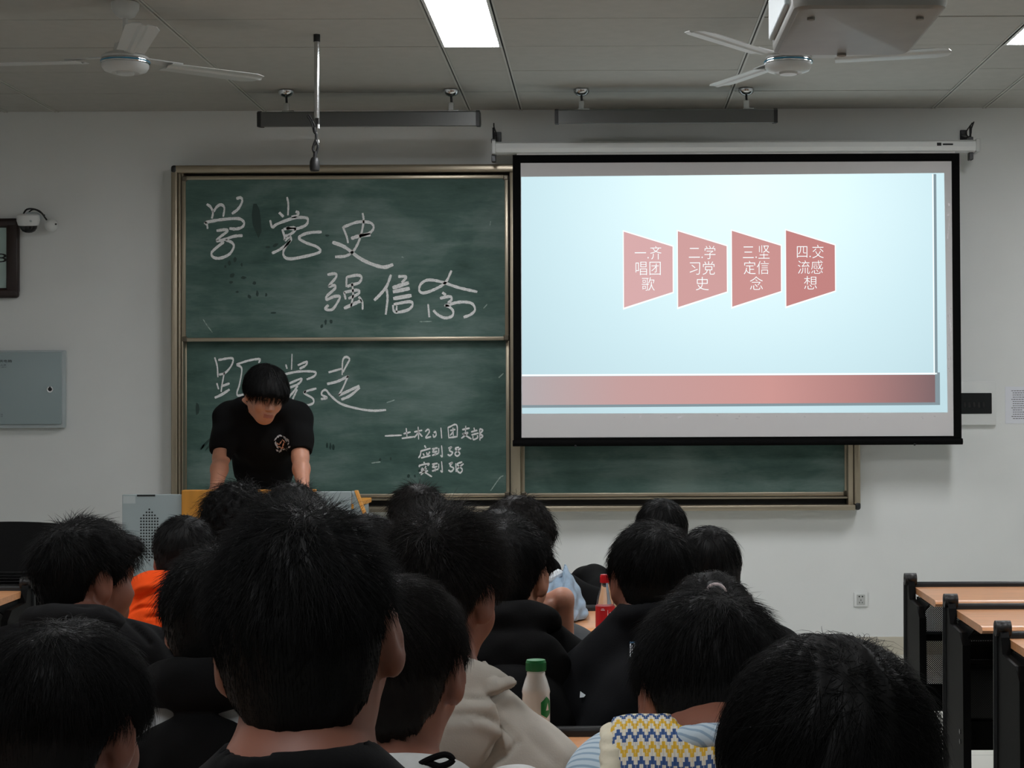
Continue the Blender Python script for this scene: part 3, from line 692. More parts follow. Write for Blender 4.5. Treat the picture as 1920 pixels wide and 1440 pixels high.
# ---------------------------------------------------------------- hanging microphone
Y = 8.15
p = at(594, 60, Y); o_ = (p.x, Y, CEIL)
t = thing('hanging_microphone', 'black microphone on a steel pole hanging from the ceiling before the chalkboard', 'microphone', o_)
zb_ = at(594, 222, Y).z
m = MB(o_); m.cyl((p.x, Y, CEIL), (p.x, Y, CEIL - .035), .016); m.build('ceiling_sleeve', M_rail, t, smooth=True)
m = MB(o_); m.cyl((p.x, Y, CEIL - .02), (p.x, Y, zb_), .0135, seg=20); m.build('pole', M_chrome, t, smooth=True)
g = lambda x, y, dy=0: at(x, y, Y + dy)
m = MB(o_)
m.tube(catmull([g(593, 222), g(595, 232), g(592, 240), g(589, 248), g(586, 236), g(582, 226), g(577, 219), g(579, 216), g(584, 224), g(590, 236), g(592, 250), g(592, 262)], 5), .0045)
m.tube([g(597, 222), g(597, 234)], .006); m.tube(catmull([g(590, 238), g(591, 248), g(593, 252), g(592, 265), g(590, 272)], 4), [.006, .008, .009, .009, .009, .008, .008, .007, .007, .006, .006, .006, .006, .006, .006, .006, .006][:17])
m.tube(catmull([g(592, 262), g(588, 273), g(587, 280), g(590, 288)], 4), .006); m.tube(catmull([g(592, 262), g(596, 273), g(595, 280), g(592, 290)], 4), .006); m.cyl(g(591, 284), g(590.5, 296), .009)
m.build('cable', M_blackp, t, smooth=True)
m = MB(o_); m.cyl(g(597, 233), g(597, 241), .006, seg=10); m.tube([g(597, 262), g(598, 268)], .003); m.build('cable_tie', M_white, t)
m = MB(o_); q = g(590, 308); m.lathe([(0, .035), (.011, .034), (.017, .028), (.0225, .012), (.024, -.012), (.0225, -.028), (.018, -.032), (0, -.033)], q, 24); m.build('microphone_head', M_blackp, t, smooth=True)

# ---------------------------------------------------------------- ceiling projector
YN, YFr = 3.96, 4.5
zb0 = at(1580, 105, YFr).z
xl_f, xr_f = at(1452, 105, YFr).x, at(1716, 105, YFr).x
xl_n, xr_n = at(1483, 10, YN).x, at(1767, 10, YN).x
xl, xr = (xl_f + xl_n) / 2, (xr_f + xr_n) / 2
H_ = .155; o_ = ((xl + xr) / 2, (YN + YFr) / 2, CEIL)
t = thing('projector', 'white projector hanging from the ceiling at top right, seen from below', 'projector', o_)
def rrect(x0, y0, x1, y1, r, n=6):
    out = []
    for cx_, cy_, a0 in ((x1 - r, y1 - r, 0), (x0 + r, y1 - r, 90), (x0 + r, y0 + r, 180), (x1 - r, y0 + r, 270)):
        for i in range(n + 1): q = math.radians(a0 + 90 * i / n); out.append((cx_ + r * math.cos(q), cy_ + r * math.sin(q)))
    return out
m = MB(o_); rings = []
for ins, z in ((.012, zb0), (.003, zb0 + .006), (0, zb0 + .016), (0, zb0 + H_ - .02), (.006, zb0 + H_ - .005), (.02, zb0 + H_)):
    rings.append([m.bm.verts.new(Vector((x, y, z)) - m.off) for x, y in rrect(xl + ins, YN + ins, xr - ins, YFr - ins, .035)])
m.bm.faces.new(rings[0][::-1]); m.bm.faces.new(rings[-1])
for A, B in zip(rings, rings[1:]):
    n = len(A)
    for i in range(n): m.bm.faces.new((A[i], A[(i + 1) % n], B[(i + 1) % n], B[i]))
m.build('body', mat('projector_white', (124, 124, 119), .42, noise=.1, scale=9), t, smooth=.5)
m = MB(o_); m.box((xl - .012, YN + .1, zb0 + .03), (xl + .004, YFr - .05, zb0 + H_ - .02), .004, 2); m.build('side_cover', M_grey, t)
m = MB(o_); lx = (xl + xr) / 2 - .05; m.cyl((lx, YFr - .02, zb0 + .075), (lx, YFr + .03, zb0 + .075), .045, .04, 28); m.build('lens_barrel', M_blackp, t, smooth=True)
m = MB(o_); m.cyl((lx, YFr + .028, zb0 + .075), (lx, YFr + .032, zb0 + .075), .034, seg=28); m.build('lens', mat('lens_glass', (20, 30, 48), .03, coat=1.0), t)
m = MB(o_)
for i in range(9): m.box((xl + .05, YN - .003, zb0 + .035 + i * .011), (xr - .12, YN + .004, zb0 + .04 + i * .011))
m.build('vent', M_ink, t)
m = MB(o_)
for px_, py_ in ((xl + .05, YN + .1), (xr - .05, YN + .1), ((xl + xr) / 2 + .0, YFr - .03)): m.cyl((px_, py_, zb0 - .006), (px_, py_, zb0 + .004), .012 if py_ > YFr - .1 else .009, seg=16)
m.build('foot', mat('grey_rubber', (120, 118, 112), .7), t)
m = MB(o_); cxp, cyp = (xl + xr) / 2, (YN + YFr) / 2
m.cyl((cxp, cyp, CEIL), (cxp, cyp, zb0 + H_ + .02), .022, seg=20); m.cyl((cxp, cyp, CEIL - .012), (cxp, cyp, CEIL), .07, seg=28); m.box((cxp - .09, cyp - .09, zb0 + H_ - .002), (cxp + .09, cyp + .09, zb0 + H_ + .022), .004, 1)
m.build('ceiling_mount', M_white, t, smooth=True)

# ---------------------------------------------------------------- lectern
LY = 8.0
ax, bx = at(229, 1000, LY).x, at(663, 1000, LY).x
ztop = at(300, 927, LY).z
o_ = ((ax + bx) / 2, LY + .3, 0)
LEC = thing('lectern', 'grey and amber wooden teaching lectern in front of the speaker', 'lectern', o_)
wx0, wx1 = at(342, 1000, LY).x, at(592, 1000, LY).x
M_lgrey = mat('lectern_grey', (164, 176, 178), .5, noise=.03, scale=3)
z1080 = at(300, 1080, LY).z
m = MB(o_)
m.box((ax, LY, z1080), (wx0 + .01, LY + .016, ztop), .003, 2); fp = m.build('front_panel', M_lgrey, LEC)
# perforated loudspeaker field: a lens-shaped grid of round holes
hm = MB(o_); gx0 = at(281, 1000, LY).x
for r in range(18):
    ry = 955 + r * 5.62; half = min(3, r, 17 - r)
    for k in range(-half, half + 1):
        q = at(280 + k * 5.2, ry, LY); hm.cyl((q.x, LY - .0008, q.z), (q.x, LY + .006, q.z), .0042, seg=8)
hm.build('speaker_hole', M_ink, fp)
q0, q1 = at(257, 930, LY), at(291, 927, LY); MB(o_).box((q0.x, LY - .002, ztop - .009), (q1.x, LY + .004, ztop - .001)).build('slot', M_ink, fp)
q0, q1 = at(231, 944, LY), at(254, 930, LY); sk = MB(o_).box((q0.x, LY - .0015, q0.z), (q1.x, LY - .0002, q1.z)).build('paper_sticker', mat('sticker', (188, 197, 197), .5), fp)
m = MB(o_); m.box((wx1 - .01, LY, z1080), (bx - .012, LY + .016, ztop + .01), .003, 2); m.build('front_panel', M_lgrey, LEC)
m = MB(o_); m.box((wx0, LY - .02, at(400, 1000, LY).z), (wx1, LY + .03, at(400, 918.5, LY).z), .004, 2); m.build('wooden_apron', M_wood2, LEC)
m = MB(o_); m.box((wx0, LY - .012, z1080), (wx1, LY + .016, at(400, 1000, LY).z)); m.build('front_panel', M_lgrey, LEC)
# right wing panel with amber edge, sloping down towards the students
zt = ztop + .01
wing = [(bx, LY + .02, zt), (bx + .052, LY - .02, zt - .125), (bx + .052, LY - .02, z1080), (bx - .012, LY + .02, z1080), (bx - .012, LY + .02, zt)]
m = MB(o_); m.extr(wing, (0, .03, 0)); m.build('side_wing', M_lgrey, LEC)
m = MB(o_); m.extr([(bx + .002, LY + .012, zt + .003), (bx + .014, LY + .012, zt + .003), (bx + .068, LY - .028, zt - .128), (bx + .056, LY - .028, zt - .128)], (0, .045, 0)); m.build('wing_edge', M_wood2, LEC)
m = MB(o_); m.box((ax + .004, LY + .012, .98), (bx, LY + .62, 1.003), .004, 2); m.build('desktop', M_wood2, LEC)
m = MB(o_); m.box((ax + .012, LY + .03, .09), (bx - .02, LY + .56, z1080 - .004), .006, 2); m.build('cabinet', mat('lectern_white', (206, 209, 206), .5), LEC)
m = MB(o_); m.box((ax, LY + .016, z1080), (ax + .018, LY + .6, .982)); m.build('side_panel', M_lgrey, LEC); m = MB(o_); m.box((bx - .03, LY + .05, z1080), (bx - .012, LY + .6, .982)); m.build('side_panel', M_lgrey, LEC)
m = MB(o_); m.box((ax + .04, LY + .06, 0), (bx - .05, LY + .53, .09)); m.build('plinth', M_rail, LEC)

# ---------------------------------------------------------------- rows of desks
RAIL = [6.30 - .72 * k for k in range(7)]
def mesh_mat():
    m = bpy.data.materials.new('perforated_black'); m.use_nodes = True
    nt = m.node_tree; N = nt.nodes; L = nt.links; b = N['Principled BSDF']
    tc = N.new('ShaderNodeTexCoord'); mp = N.new('ShaderNodeMapping'); mp.inputs['Scale'].default_value = (190, 0, 190); mp.inputs['Rotation'].default_value = (0, math.radians(45), 0)
    L.new(tc.outputs['Object'], mp.inputs[0]); v = N.new('ShaderNodeTexVoronoi'); v.inputs['Randomness'].default_value = 0; v.inputs['Scale'].default_value = 1
    L.new(mp.outputs[0], v.inputs['Vector'])
    r = N.new('ShaderNodeMath'); r.operation = 'GREATER_THAN'; r.inputs[1].default_value = .27; L.new(v.outputs['Distance'], r.inputs[0])
    b.inputs['Base Color'].default_value = (*lin((20, 20, 20)), 1); b.inputs['Roughness'].default_value = .4
    L.new(r.outputs[0], b.inputs['Alpha'])
    return m
M_perf = mesh_mat()
def desk(x0, x1, R, label, ends=(1, 1), seats=0, supports=(), folded=0):
    o_ = ((x0 + x1) / 2, R - .2, 0)
    t = thing('row_desk', label, 'desk', o_, group='long wooden desks with black metal frames')
    m = MB(o_)
    prof = [(R - .012, .762), (R - .012, .784), (R - .385, .778), (R - .402, .774), (R - .41, .766), (R - .402, .757), (R - .385, .754)]
    ta, tb = x0 + .012, x1 - .012
    m.extr([(ta, y, z) for y, z in prof], (tb - ta, 0, 0)); m.build('tabletop', M_wood, t, smooth=.6)
    m = MB(o_); m.box((x0 + .01, R - .012, .765), (x1 - .01, R + .014, .802), .008, 3); m.build('front_rail', M_rail, t, smooth=True)
    for xx, sg in ((x0, 1), (x1, -1)):
        xe = xx - .002
        m = MB(o_)
        pr = [(R + .02, .79), (R + .008, .815), (R - .018, .815), (R - .035, .79), (R - .05, .745), (R - .2, .735), (R - .245, .7), (R - .25, .1), (R - .28, .0), (R + .05, .0), (R + .04, .1), (R + .032, .4)]
        m.extr([(xe - .012, y, z) for y, z in pr], (.024, 0, 0)); lg = m.build('end_leg', M_black, t)
        m = MB(o_); m.cyl((xe - .021, R - .004, .812), (xe + .021, R - .004, .812), .022, seg=20); m.sph((xe - .0, R - .006, .815), .024, 16, (1, 1, .75)); m.build('end_cap', M_blackp, lg, smooth=True)
        m = MB(o_); m.tube(catmull([(xe - sg * .012, R + .022, .8), (xe - sg * .012, R + .03, .5), (xe - sg * .012, R + .04, .1), (xe - sg * .012, R + .05, .004)], 8), .009); m.build('leg_edge', M_rail, lg, smooth=True)
        m = MB(o_)
        for zz in (.4, .43): m.cyl((xe - .014, R - .2, zz), (xe + .014, R - .2, zz), .008, seg=12)
        m.build('bolt', M_rail, lg)
        m = MB(o_); m.extr([(xe + sg * .012, R - .3, .755), (xe + sg * .012, R - .06, .755), (xe + sg * .012, R - .06, .66)], (sg * .006, 0, 0)); m.build('bracket', M_black, lg)
    m = MB(o_); m.box((x0 + .02, R - .045, .44), (x1 - .02, R - .042, .755)); m.build('mesh_panel', M_perf, t)
    m = MB(o_); m.box((x0 + .012, R - .06, .345), (x1 - .012, R - .03, .44), .004, 1); m.build('lower_panel', M_black, t)
    m = MB(o_); m.box((x0 + .012, R - .13, .605), (x1 - .012, R - .03, .628), .005, 2); m.build('book_shelf', M_black, t)
    for xs in supports:
        m = MB(o_); m.box((xs - .012, R - .26, 0), (xs + .012, R - .02, .75), .004, 1); m.build('middle_leg', M_black, t)
    n = seats
    for i in range(n):
        xs = x0 + (x1 - x0) * (i + .5) / n; m = MB(o_)
        m.box((xs - .2, R + .06, .405), (xs + .2, R + .4, .43), .01, 2); m.box((xs - .03, R - .03, .36), (xs + .03, R + .3, .405)); m.build('seat', M_blackp, t)
    for i in range(folded):
        w_ = (x1 - x0 - .08) / folded; xs = x0 + .04 + w_ * i; m = MB(o_)
        m.box((xs + .01, R + .03, .36), (xs + w_ - .01, R + .055, .68), .01, 2); m.build('folded_seat', M_black, t)
CX0, CX1 = -1.62, .45
clab = ['long wooden desk in the first row, mostly hidden behind the student with the orange hoodie', 'wooden desk in the second row, under the pale denim jacket',
        'long wooden desk in the third row carrying the cola bottle', 'long wooden desk in front of the student resting a cheek on the hand', 'orange wooden desk top with dark rail carrying the white bottle with green cap',
        'long wooden desk hidden before the zigzag vest student', 'long wooden desk hidden before the nearest big dark head']
for k, R in enumerate(RAIL):
    desk(CX0, CX1, R, clab[k], seats=4, supports=(-.6,))
desk(1.104, 3.25, RAIL[0], 'wooden desk farthest back in the right-hand block, nearest the wall', supports=(2.2,))
desk(1.106, 3.25, RAIL[1], 'middle wooden desk of three in the right-hand block', supports=(2.2,), folded=4)
desk(1.108, 3.25, RAIL[2], 'closest wooden desk in the right-hand block, cut by the right edge', supports=(2.2,), folded=4)
desk(-4.2, -2.085, RAIL[0], 'wooden desk end at the left edge before the black chair', supports=(-3.1,))

# ---------------------------------------------------------------- office chair
Y = 6.95; zc = at(60, 980, Y).z
xr_ = at(133, 1000, Y).x; o_ = (xr_ - .27, Y, 0)
t = thing('office_chair', 'black mesh-back office chair at the left edge behind the desk end', 'chair', o_)
cxx = o_[0]
m = MB(o_); n = 14; A = []; B = []
for i in range(n + 1):
    u = -1 + 2 * i / n; w_ = .27; x = cxx + u * w_; yb_ = Y + .05 - .05 * u * u
    zt_ = zc - .012 * u * u - (.10 * max(0, abs(u) - .8) / .2) ** 1.2
    A.append(m.bm.verts.new(Vector((x, yb_ , .42)) - m.off)); B.append([m.bm.verts.new(Vector((x, yb_ + .03 * k / 6, .42 + (zt_ - .42) * k / 6)) - m.off) for k in range(1, 7)])
for i in range(n):
    r0 = [A[i]] + B[i]; r1 = [A[i + 1]] + B[i + 1]
    for k in range(6): m.bm.faces.new((r0[k], r1[k], r1[k + 1], r0[k + 1]))
e = bmesh.ops.solidify(m.bm, geom=list(m.bm.faces), thickness=.03)
m.build('backrest', mat('black_fabric', (14, 14, 15), .75, bump=.15, bscale=400), t, smooth=True)
m = MB(o_)
for k in range(6): m.box((cxx - .24, Y - .014, zc - .2 - k * .012), (cxx + .24, Y + .03, zc - .195 - k * .012), .002, 1)
m.build('lumbar_slat', M_blackp, t)
m = MB(o_); m.box((cxx - .25, Y - .45, .42), (cxx + .25, Y + .05, .5), .035, 4); m.build('seat', MATS['black_fabric'], t, smooth=True)
m = MB(o_); m.cyl((cxx, Y - .2, .08), (cxx, Y - .2, .43), .028); m.build('gas_post', M_chrome, t, smooth=True)
m = MB(o_)
for k in range(5): q = 2 * PI * k / 5 + .3; m.tube([(cxx, Y - .2, .11), (cxx + .3 * math.cos(q), Y - .2 + .3 * math.sin(q), .07)], [.028, .018], 8)
m.build('star_base', M_blackp, t, smooth=True)
for k in range(5):
    q = 2 * PI * k / 5 + .3; m = MB(o_); m.cyl((cxx + .3 * math.cos(q) - .02, Y - .2 + .3 * math.sin(q), .03), (cxx + .3 * math.cos(q) + .02, Y - .2 + .3 * math.sin(q), .03), .03, seg=16); m.build('caster', M_blackp, t, smooth=True)
for s in (-1, 1):
    m = MB(o_); m.tube(catmull([(cxx + s * .26, Y - .05, .44), (cxx + s * .3, Y - .08, .55), (cxx + s * .3, Y - .12, .66), (cxx + s * .29, Y - .2, .68), (cxx + s * .28, Y - .36, .67)], 5), .018); m.build('armrest', M_blackp, t, smooth=True)

# ---------------------------------------------------------------- things on the desks
DZ = .7835
# cola bottle
Y = 4.70; p = at(1134.5, 1110, Y); o_ = (p.x, Y, DZ)
t = thing('cola_bottle', 'clear plastic cola bottle with red cap and red label on a desk', 'bottle', o_)
h = at(1134.5, 1077, Y).z - DZ; s = h / .205
m = MB(o_); P_ = [(0, .0), (.018, .0), (.024, .006), (.0255, .02), (.024, .05), (.0265, .062), (.0265, .1), (.0255, .118), (.022, .14), (.015, .163), (.0112, .178), (.0112, .19)]
m.lathe([(r * s * .98, z * s) for r, z in P_], (p.x, Y, DZ), 32); m.build('bottle_body', clear_mat('clear_plastic', (226, 232, 232)), t, smooth=True)
m = MB(o_); m.lathe([(.0272 * s, .058 * s), (.0272 * s, .118 * s)], (p.x, Y, DZ), 32); 
lb = m.build('label', mat('red_label', (186, 28, 34), .4), t, smooth=True)
m = MB(o_)
def onl(ang, z): q = math.radians(ang); return Vector((p.x + .0276 * s * math.sin(q), Y - .0276 * s * math.cos(q), DZ + z * s))
def patch(mb, a0, a1, z0, z1, n=4):
    lo = [mb.bm.verts.new(onl(a0 + (a1 - a0) * i / n, z0) - mb.off) for i in range(n + 1)]; hi = [mb.bm.verts.new(onl(a0 + (a1 - a0) * i / n, z1) - mb.off) for i in range(n + 1)]
    for i in range(n): mb.bm.faces.new((lo[i], lo[i + 1], hi[i + 1], hi[i]))
for z0, z1, a0, a1 in ((.066, .09, 12, 19), (.09, .1, 13.5, 17.5), (.1, .108, 14.5, 16.5)): patch(m, a0, a1, z0, z1)
patch(m, -26, -2, .107, .109); patch(m, -22, -6, .111, .1125)
for k in range(5): patch(m, 28 + (k % 2) * 3, 34 + (k % 2) * 4, .07 + k * .007, .074 + k * .007)
m.build('label_print', mat('label_white', (236, 226, 224), .5), lb)
m = MB(o_); m.lathe([(.0112 * s, .182 * s), (.0135 * s, .182 * s), (.0135 * s, .2 * s), (.0125 * s, .205 * s), (0, .205 * s)], (p.x, Y, DZ), 28)
for i in range(28): q = 2 * PI * i / 28; m.box((p.x + .0135 * s * math.cos(q) - .0006, Y + .0135 * s * math.sin(q) - .0006, DZ + .184 * s), (p.x + .0135 * s * math.cos(q) + .0006, Y + .0135 * s * math.sin(q) + .0006, DZ + .199 * s))
m.build('cap', mat('red_cap', (196, 20, 30), .35), t, smooth=True)
# milk drink bottle
Y = 3.22; p = at(1005, 1290, Y); o_ = (p.x, Y, DZ)
t = thing('drink_bottle', 'white drink bottle with green cap and green label mark on a desk', 'bottle', o_)
h = at(1005, 1237, Y).z - DZ; s = h / .18
m = MB(o_); P_ = [(0, 0), (.022, 0), (.026, .006), (.026, .02), (.0245, .03), (.0262, .036), (.0262, .1), (.0255, .115), (.0265, .121), (.0255, .127), (.021, .142), (.0172, .152), (.0172, .157), (.016, .158), (.016, .164)]
m.lathe([(r * s, z * s) for r, z in P_], (p.x, Y, DZ), 36); m.build('bottle_body', mat('milk_white', (232, 236, 234), .22, coat=.4), t, smooth=True)
m = MB(o_); m.lathe([(.016 * s, .16 * s), (.0188 * s, .16 * s), (.0188 * s, .176 * s), (.0175 * s, .18 * s), (0, .1805 * s)], (p.x, Y, DZ), 36)
for i in range(36): q = 2 * PI * i / 36; m.box((p.x + .0188 * s * math.cos(q) - .0006, Y + .0188 * s * math.sin(q) - .0006, DZ + .162 * s), (p.x + .0188 * s * math.cos(q) + .0006, Y + .0188 * s * math.sin(q) + .0006, DZ + .175 * s))
m.build('cap', mat('green_cap', (20, 122, 62), .35), t, smooth=True)
def onm(ang, z): q = math.radians(ang); return Vector((p.x + .0266 * s * math.sin(q), Y - .0266 * s * math.cos(q), DZ + z * s))
m = MB(o_)
hexa = [(22, .085), (22, .1), (50, .112), (78, .1), (78, .085), (50, .075)]
N_ = 8; lo, hi = [], []
for i in range(N_ + 1):
    a_ = 22 + 56 * i / N_; k = 1 - abs(i - N_ / 2) / (N_ / 2); lo.append(m.bm.verts.new(onm(a_, .082 - .008 * k) - m.off)); hi.append(m.bm.verts.new(onm(a_, .104 + .01 * k) - m.off))
for i in range(N_): m.bm.faces.new((lo[i], lo[i + 1], hi[i + 1], hi[i]))
gm = m.build('label_mark', mat('label_green', (24, 128, 66), .4), t)
m = MB(o_)
def onm2(ang, z): return onm(ang, z) + Vector((0, -.0006, 0))
m.bm.faces.new([m.bm.verts.new(onm2(*q) - m.off) for q in ((46, .088), (64, .088), (58, .102))]); m.build('mark_print', mat('label_white', (236, 226, 224), .5), gm)
m = MB(o_)
for k, (a0, a1) in enumerate(((48, 54), (58, 63))):
    m.bm.faces.new([m.bm.verts.new(onm(*q) - m.off) for q in ((a0, .052), (a1, .052), (a1, .064), (a0, .064))])
m.build('label_print', M_ink, t)
# denim jacket heaped on the second-row desk
Y = 5.42; o_ = (at(1058, 1100, Y).x, Y, DZ)
t = thing('denim_jacket', 'pale blue denim jacket heaped on a front desk left of the cola bottle', 'jacket', o_)
m = MB(o_); r = bmesh.ops.create_icosphere(m.bm, subdivisions=5, radius=1.0)
xa_, xb_ = at(1000, 1100, Y).x, at(1104, 1100, Y).x; hj = at(1062, 1060, Y).z - DZ; cx_ = (xa_ + xb_) / 2; hw = (xb_ - xa_) / 2
for v in r['verts']:
    c_ = v.co.copy(); u = c_.x
    ht = hj * (1 - max(0, u - .1) ** 1.5 * .9) * (.86 + .14 * u if u < .1 else 1)
    z = max(c_.z, -.25); f_ = .045 * math.sin(u * 11 + c_.y * 5) + .03 * math.sin(u * 23 - c_.z * 9)
    v.co = Vector((cx_ + hw * c_.x * (1 + f_), Y + .15 * c_.y * (1 + f_), DZ + .002 + ht * max(0, (z + .25) / 1.25) * (1 + f_ * .4))) - m.off
m.build('crumpled_cloth', mat('pale_denim', (150, 172, 192), .9, noise=.22, scale=22, bump=.3, bscale=120), t, smooth=True)
m = MB(o_); m.tube(catmull([(cx_ - hw * .8, Y - .06, DZ + hj * .5), (cx_ - hw * .4, Y - .06, DZ + hj * .76), (cx_ + hw * .05, Y - .04, DZ + hj * .9)], 6), [.008] * 6 + [.014] * 6 + [.006]); m.build('lining_fold', mat('cloth_white', (214, 220, 224), .9), t, smooth=True)
# snack packet
Y = 4.76; p = at(1109, 1136, Y); o_ = (p.x, Y, DZ)
t = thing('snack_box', 'small orange snack box beside the cola bottle', 'box', o_)
MB(o_).box((p.x - .022, Y - .02, DZ), (p.x + .014, Y + .03, DZ + .04), .003, 1).build('carton', mat('snack_orange', (206, 128, 40), .5), t)
MB(o_).box((p.x - .018, Y - .0206, DZ + .006), (p.x + .01, Y - .02, DZ + .018)).build('print', M_ink, t)
# clear plastic cup
Y = 4.72; p = at(1160, 1120, Y); o_ = (p.x, Y, DZ)
t = thing('plastic_bag', 'clear pale plastic bag right of the cola bottle', 'bag', o_)
m = MB(o_); m.lathe([(.0, .001), (.024, .001), (.03, .02), (.028, .06), (.022, .1), (.012, .15), (.006, .172)], (p.x, Y, DZ), 20)
for v in m.bm.verts: v.co += Vector((.003 * math.sin(v.co.z * 190 + v.co.y * 90), .003 * math.cos(v.co.z * 170 + v.co.x * 120), 0))
m.build('film', clear_mat('bag_film', (214, 226, 230), .25), t, smooth=True)
# ---------------------------------------------------------------- implicit-surface modelling for bodies, clothes and hair
I3 = np.eye(3)
def V(*a): return np.array(a, dtype=float)
def nrm(v): return v / (np.linalg.norm(v) + 1e-9)
def rotm(yaw=0, pitch=0, roll=0):
    """yaw to the left, pitch down, roll to the left (degrees) of a head that looks along +Y"""
    return np.array(Matrix.Rotation(math.radians(yaw), 3, 'Z') @ Matrix.Rotation(-math.radians(pitch), 3, 'X') @ Matrix.Rotation(-math.radians(roll), 3, 'Y'))

class Field:
    def __init__(s): s.p = []
    def cap(s, a, b, ra, rb=None, k=.02, op='u'):
        rb = ra if rb is None else rb; a = np.array(a, float); b = np.array(b, float); r = max(ra, rb)
        s.p.append(('c', op, k, np.minimum(a, b) - r, np.maximum(a, b) + r, (a, b, ra, rb))); return s
    def ell(s, c, r, R=I3, k=.02, op='u'):
        c = np.array(c, float); r = np.array(r, float); e = np.sqrt(((R * r[None, :]) ** 2).sum(1))
        s.p.append(('e', op, k, c - e, c + e, (c, r, R))); return s
    def chain(s, pts, rads, k=.02, op='u'):
        for i in range(len(pts) - 1): s.cap(pts[i], pts[i + 1], rads[i], rads[i + 1], k, op)
        return s
    def copy(s, inflate=0.0, skip=()):
        f = Field()
        for t, op, k, lo, hi, q in s.p:
            if t == 'c': f.cap(q[0], q[1], q[2] + inflate, q[3] + inflate, k, op)
            else: f.ell(q[0], q[1] + inflate, q[2], k, op)
        return f
    def mesh(s, h, post=None, pad=.012, lo=None, hi=None):
        us = [q for q in s.p if q[1] == 'u']
        L0 = np.min([q[3] for q in us], 0) - pad if lo is None else np.array(lo); H0 = np.max([q[4] for q in us], 0) + pad if hi is None else np.array(hi)
        n = np.maximum(np.ceil((H0 - L0) / h).astype(int) + 1, 4)
        X = (L0[0] + h * np.arange(n[0])).astype(np.float32)[:, None, None]; Y = (L0[1] + h * np.arange(n[1])).astype(np.float32)[None, :, None]; Z = (L0[2] + h * np.arange(n[2])).astype(np.float32)[None, None, :]
        D = np.full(n, .2, np.float32)
        for t, op, k, lo_, hi_, q in s.p:
            m = k + 3 * h + .004
            i0 = np.clip(np.floor((lo_ - m - L0) / h).astype(int), 0, n); i1 = np.clip(np.ceil((hi_ + m - L0) / h).astype(int) + 1, 0, n)
            if (i1 <= i0).any(): continue
            sl = tuple(slice(a, b) for a, b in zip(i0, i1)); x = X[sl[0]]; y = Y[:, sl[1]]; z = Z[:, :, sl[2]]
            if t == 'c':
                a, b, ra, rb = q; ba = b - a; l2 = float(ba @ ba) + 1e-12
                px_, py_, pz_ = x - a[0], y - a[1], z - a[2]
                hh = np.clip((px_ * ba[0] + py_ * ba[1] + pz_ * ba[2]) / l2, 0, 1)
                d = np.sqrt((px_ - ba[0] * hh) ** 2 + (py_ - ba[1] * hh) ** 2 + (pz_ - ba[2] * hh) ** 2) - (ra + (rb - ra) * hh)
            else:
                c, r, R = q; px_, py_, pz_ = x - c[0], y - c[1], z - c[2]
                u = [(px_ * R[0, i] + py_ * R[1, i] + pz_ * R[2, i]) for i in range(3)]
                k0 = np.sqrt((u[0] / r[0]) ** 2 + (u[1] / r[1]) ** 2 + (u[2] / r[2]) ** 2); k1 = np.sqrt((u[0] / r[0] ** 2) ** 2 + (u[1] / r[1] ** 2) ** 2 + (u[2] / r[2] ** 2) ** 2)
                d = k0 * (k0 - 1) / (k1 + 1e-9)
            A = D[sl]
            if op == 'u':
                hh = np.clip(.5 + .5 * (A - d) / k, 0, 1); D[sl] = A + (d - A) * hh - k * hh * (1 - hh)
            elif op == 's':
                d = -d; hh = np.clip(.5 - .5 * (A - d) / k, 0, 1); D[sl] = A + (d - A) * hh + k * hh * (1 - hh)
            elif op == 'i':
                hh = np.clip(.5 - .5 * (A - d) / k, 0, 1); D[sl] = A + (d - A) * hh + k * hh * (1 - hh)
        if post is not None: D = post(D, X, Y, Z).astype(np.float32)
        D[0] = D[-1] = .1; D[:, 0] = D[:, -1] = .1; D[:, :, 0] = D[:, :, -1] = .1
        return surface_nets(D, L0, h)

def surface_nets(D, L0, h):
    ins = D < 0
    c = np.zeros(np.array(D.shape) - 1, np.int8)
    for dx in (0, 1):
        for dy in (0, 1):
            for dz in (0, 1): c += ins[dx:c.shape[0] + dx, dy:c.shape[1] + dy, dz:c.shape[2] + dz]
    act = (c > 0) & (c < 8); ijk = np.argwhere(act); nv = len(ijk)
    idx = np.full(act.shape, -1, np.int64); idx[act] = np.arange(nv)
    off = np.array([(a, b, d) for a in (0, 1) for b in (0, 1) for d in (0, 1)])
    val = np.stack([D[ijk[:, 0] + o[0], ijk[:, 1] + o[1], ijk[:, 2] + o[2]] for o in off], 1)
    acc = np.zeros((nv, 3)); cnt = np.zeros(nv)
    for i in range(8):
        for j in range(i + 1, 8):
            if np.abs(off[i] - off[j]).sum() != 1: continue
            m = (val[:, i] < 0) != (val[:, j] < 0); t = val[m, i] / (val[m, i] - val[m, j])
            acc[m] += off[i] + t[:, None] * (off[j] - off[i]); cnt[m] += 1
    verts = L0 + h * (ijk + acc / cnt[:, None])
    quads = []
    for ax in range(3):
        a = [slice(1, -1)] * 3; b = [slice(1, -1)] * 3; a[ax] = slice(0, -1); b[ax] = slice(1, None)
        A, B = ins[tuple(a)], ins[tuple(b)]; e = np.argwhere(A != B); o = np.ones(3, int); o[ax] = 0; e = e + o
        u, v = [q for q in range(3) if q != ax]; fl = ins[e[:, 0], e[:, 1], e[:, 2]]
        du = np.zeros(3, int); du[u] = 1; dv = np.zeros(3, int); dv[v] = 1
        q = np.stack([idx[tuple((e - du - dv).T)], idx[tuple((e - dv).T)], idx[tuple(e.T)], idx[tuple((e - du).T)]], 1)
        flip = fl if ax != 1 else ~fl
        q[~flip] = q[~flip][:, ::-1]; quads.append(q)
    return verts, np.concatenate(quads)

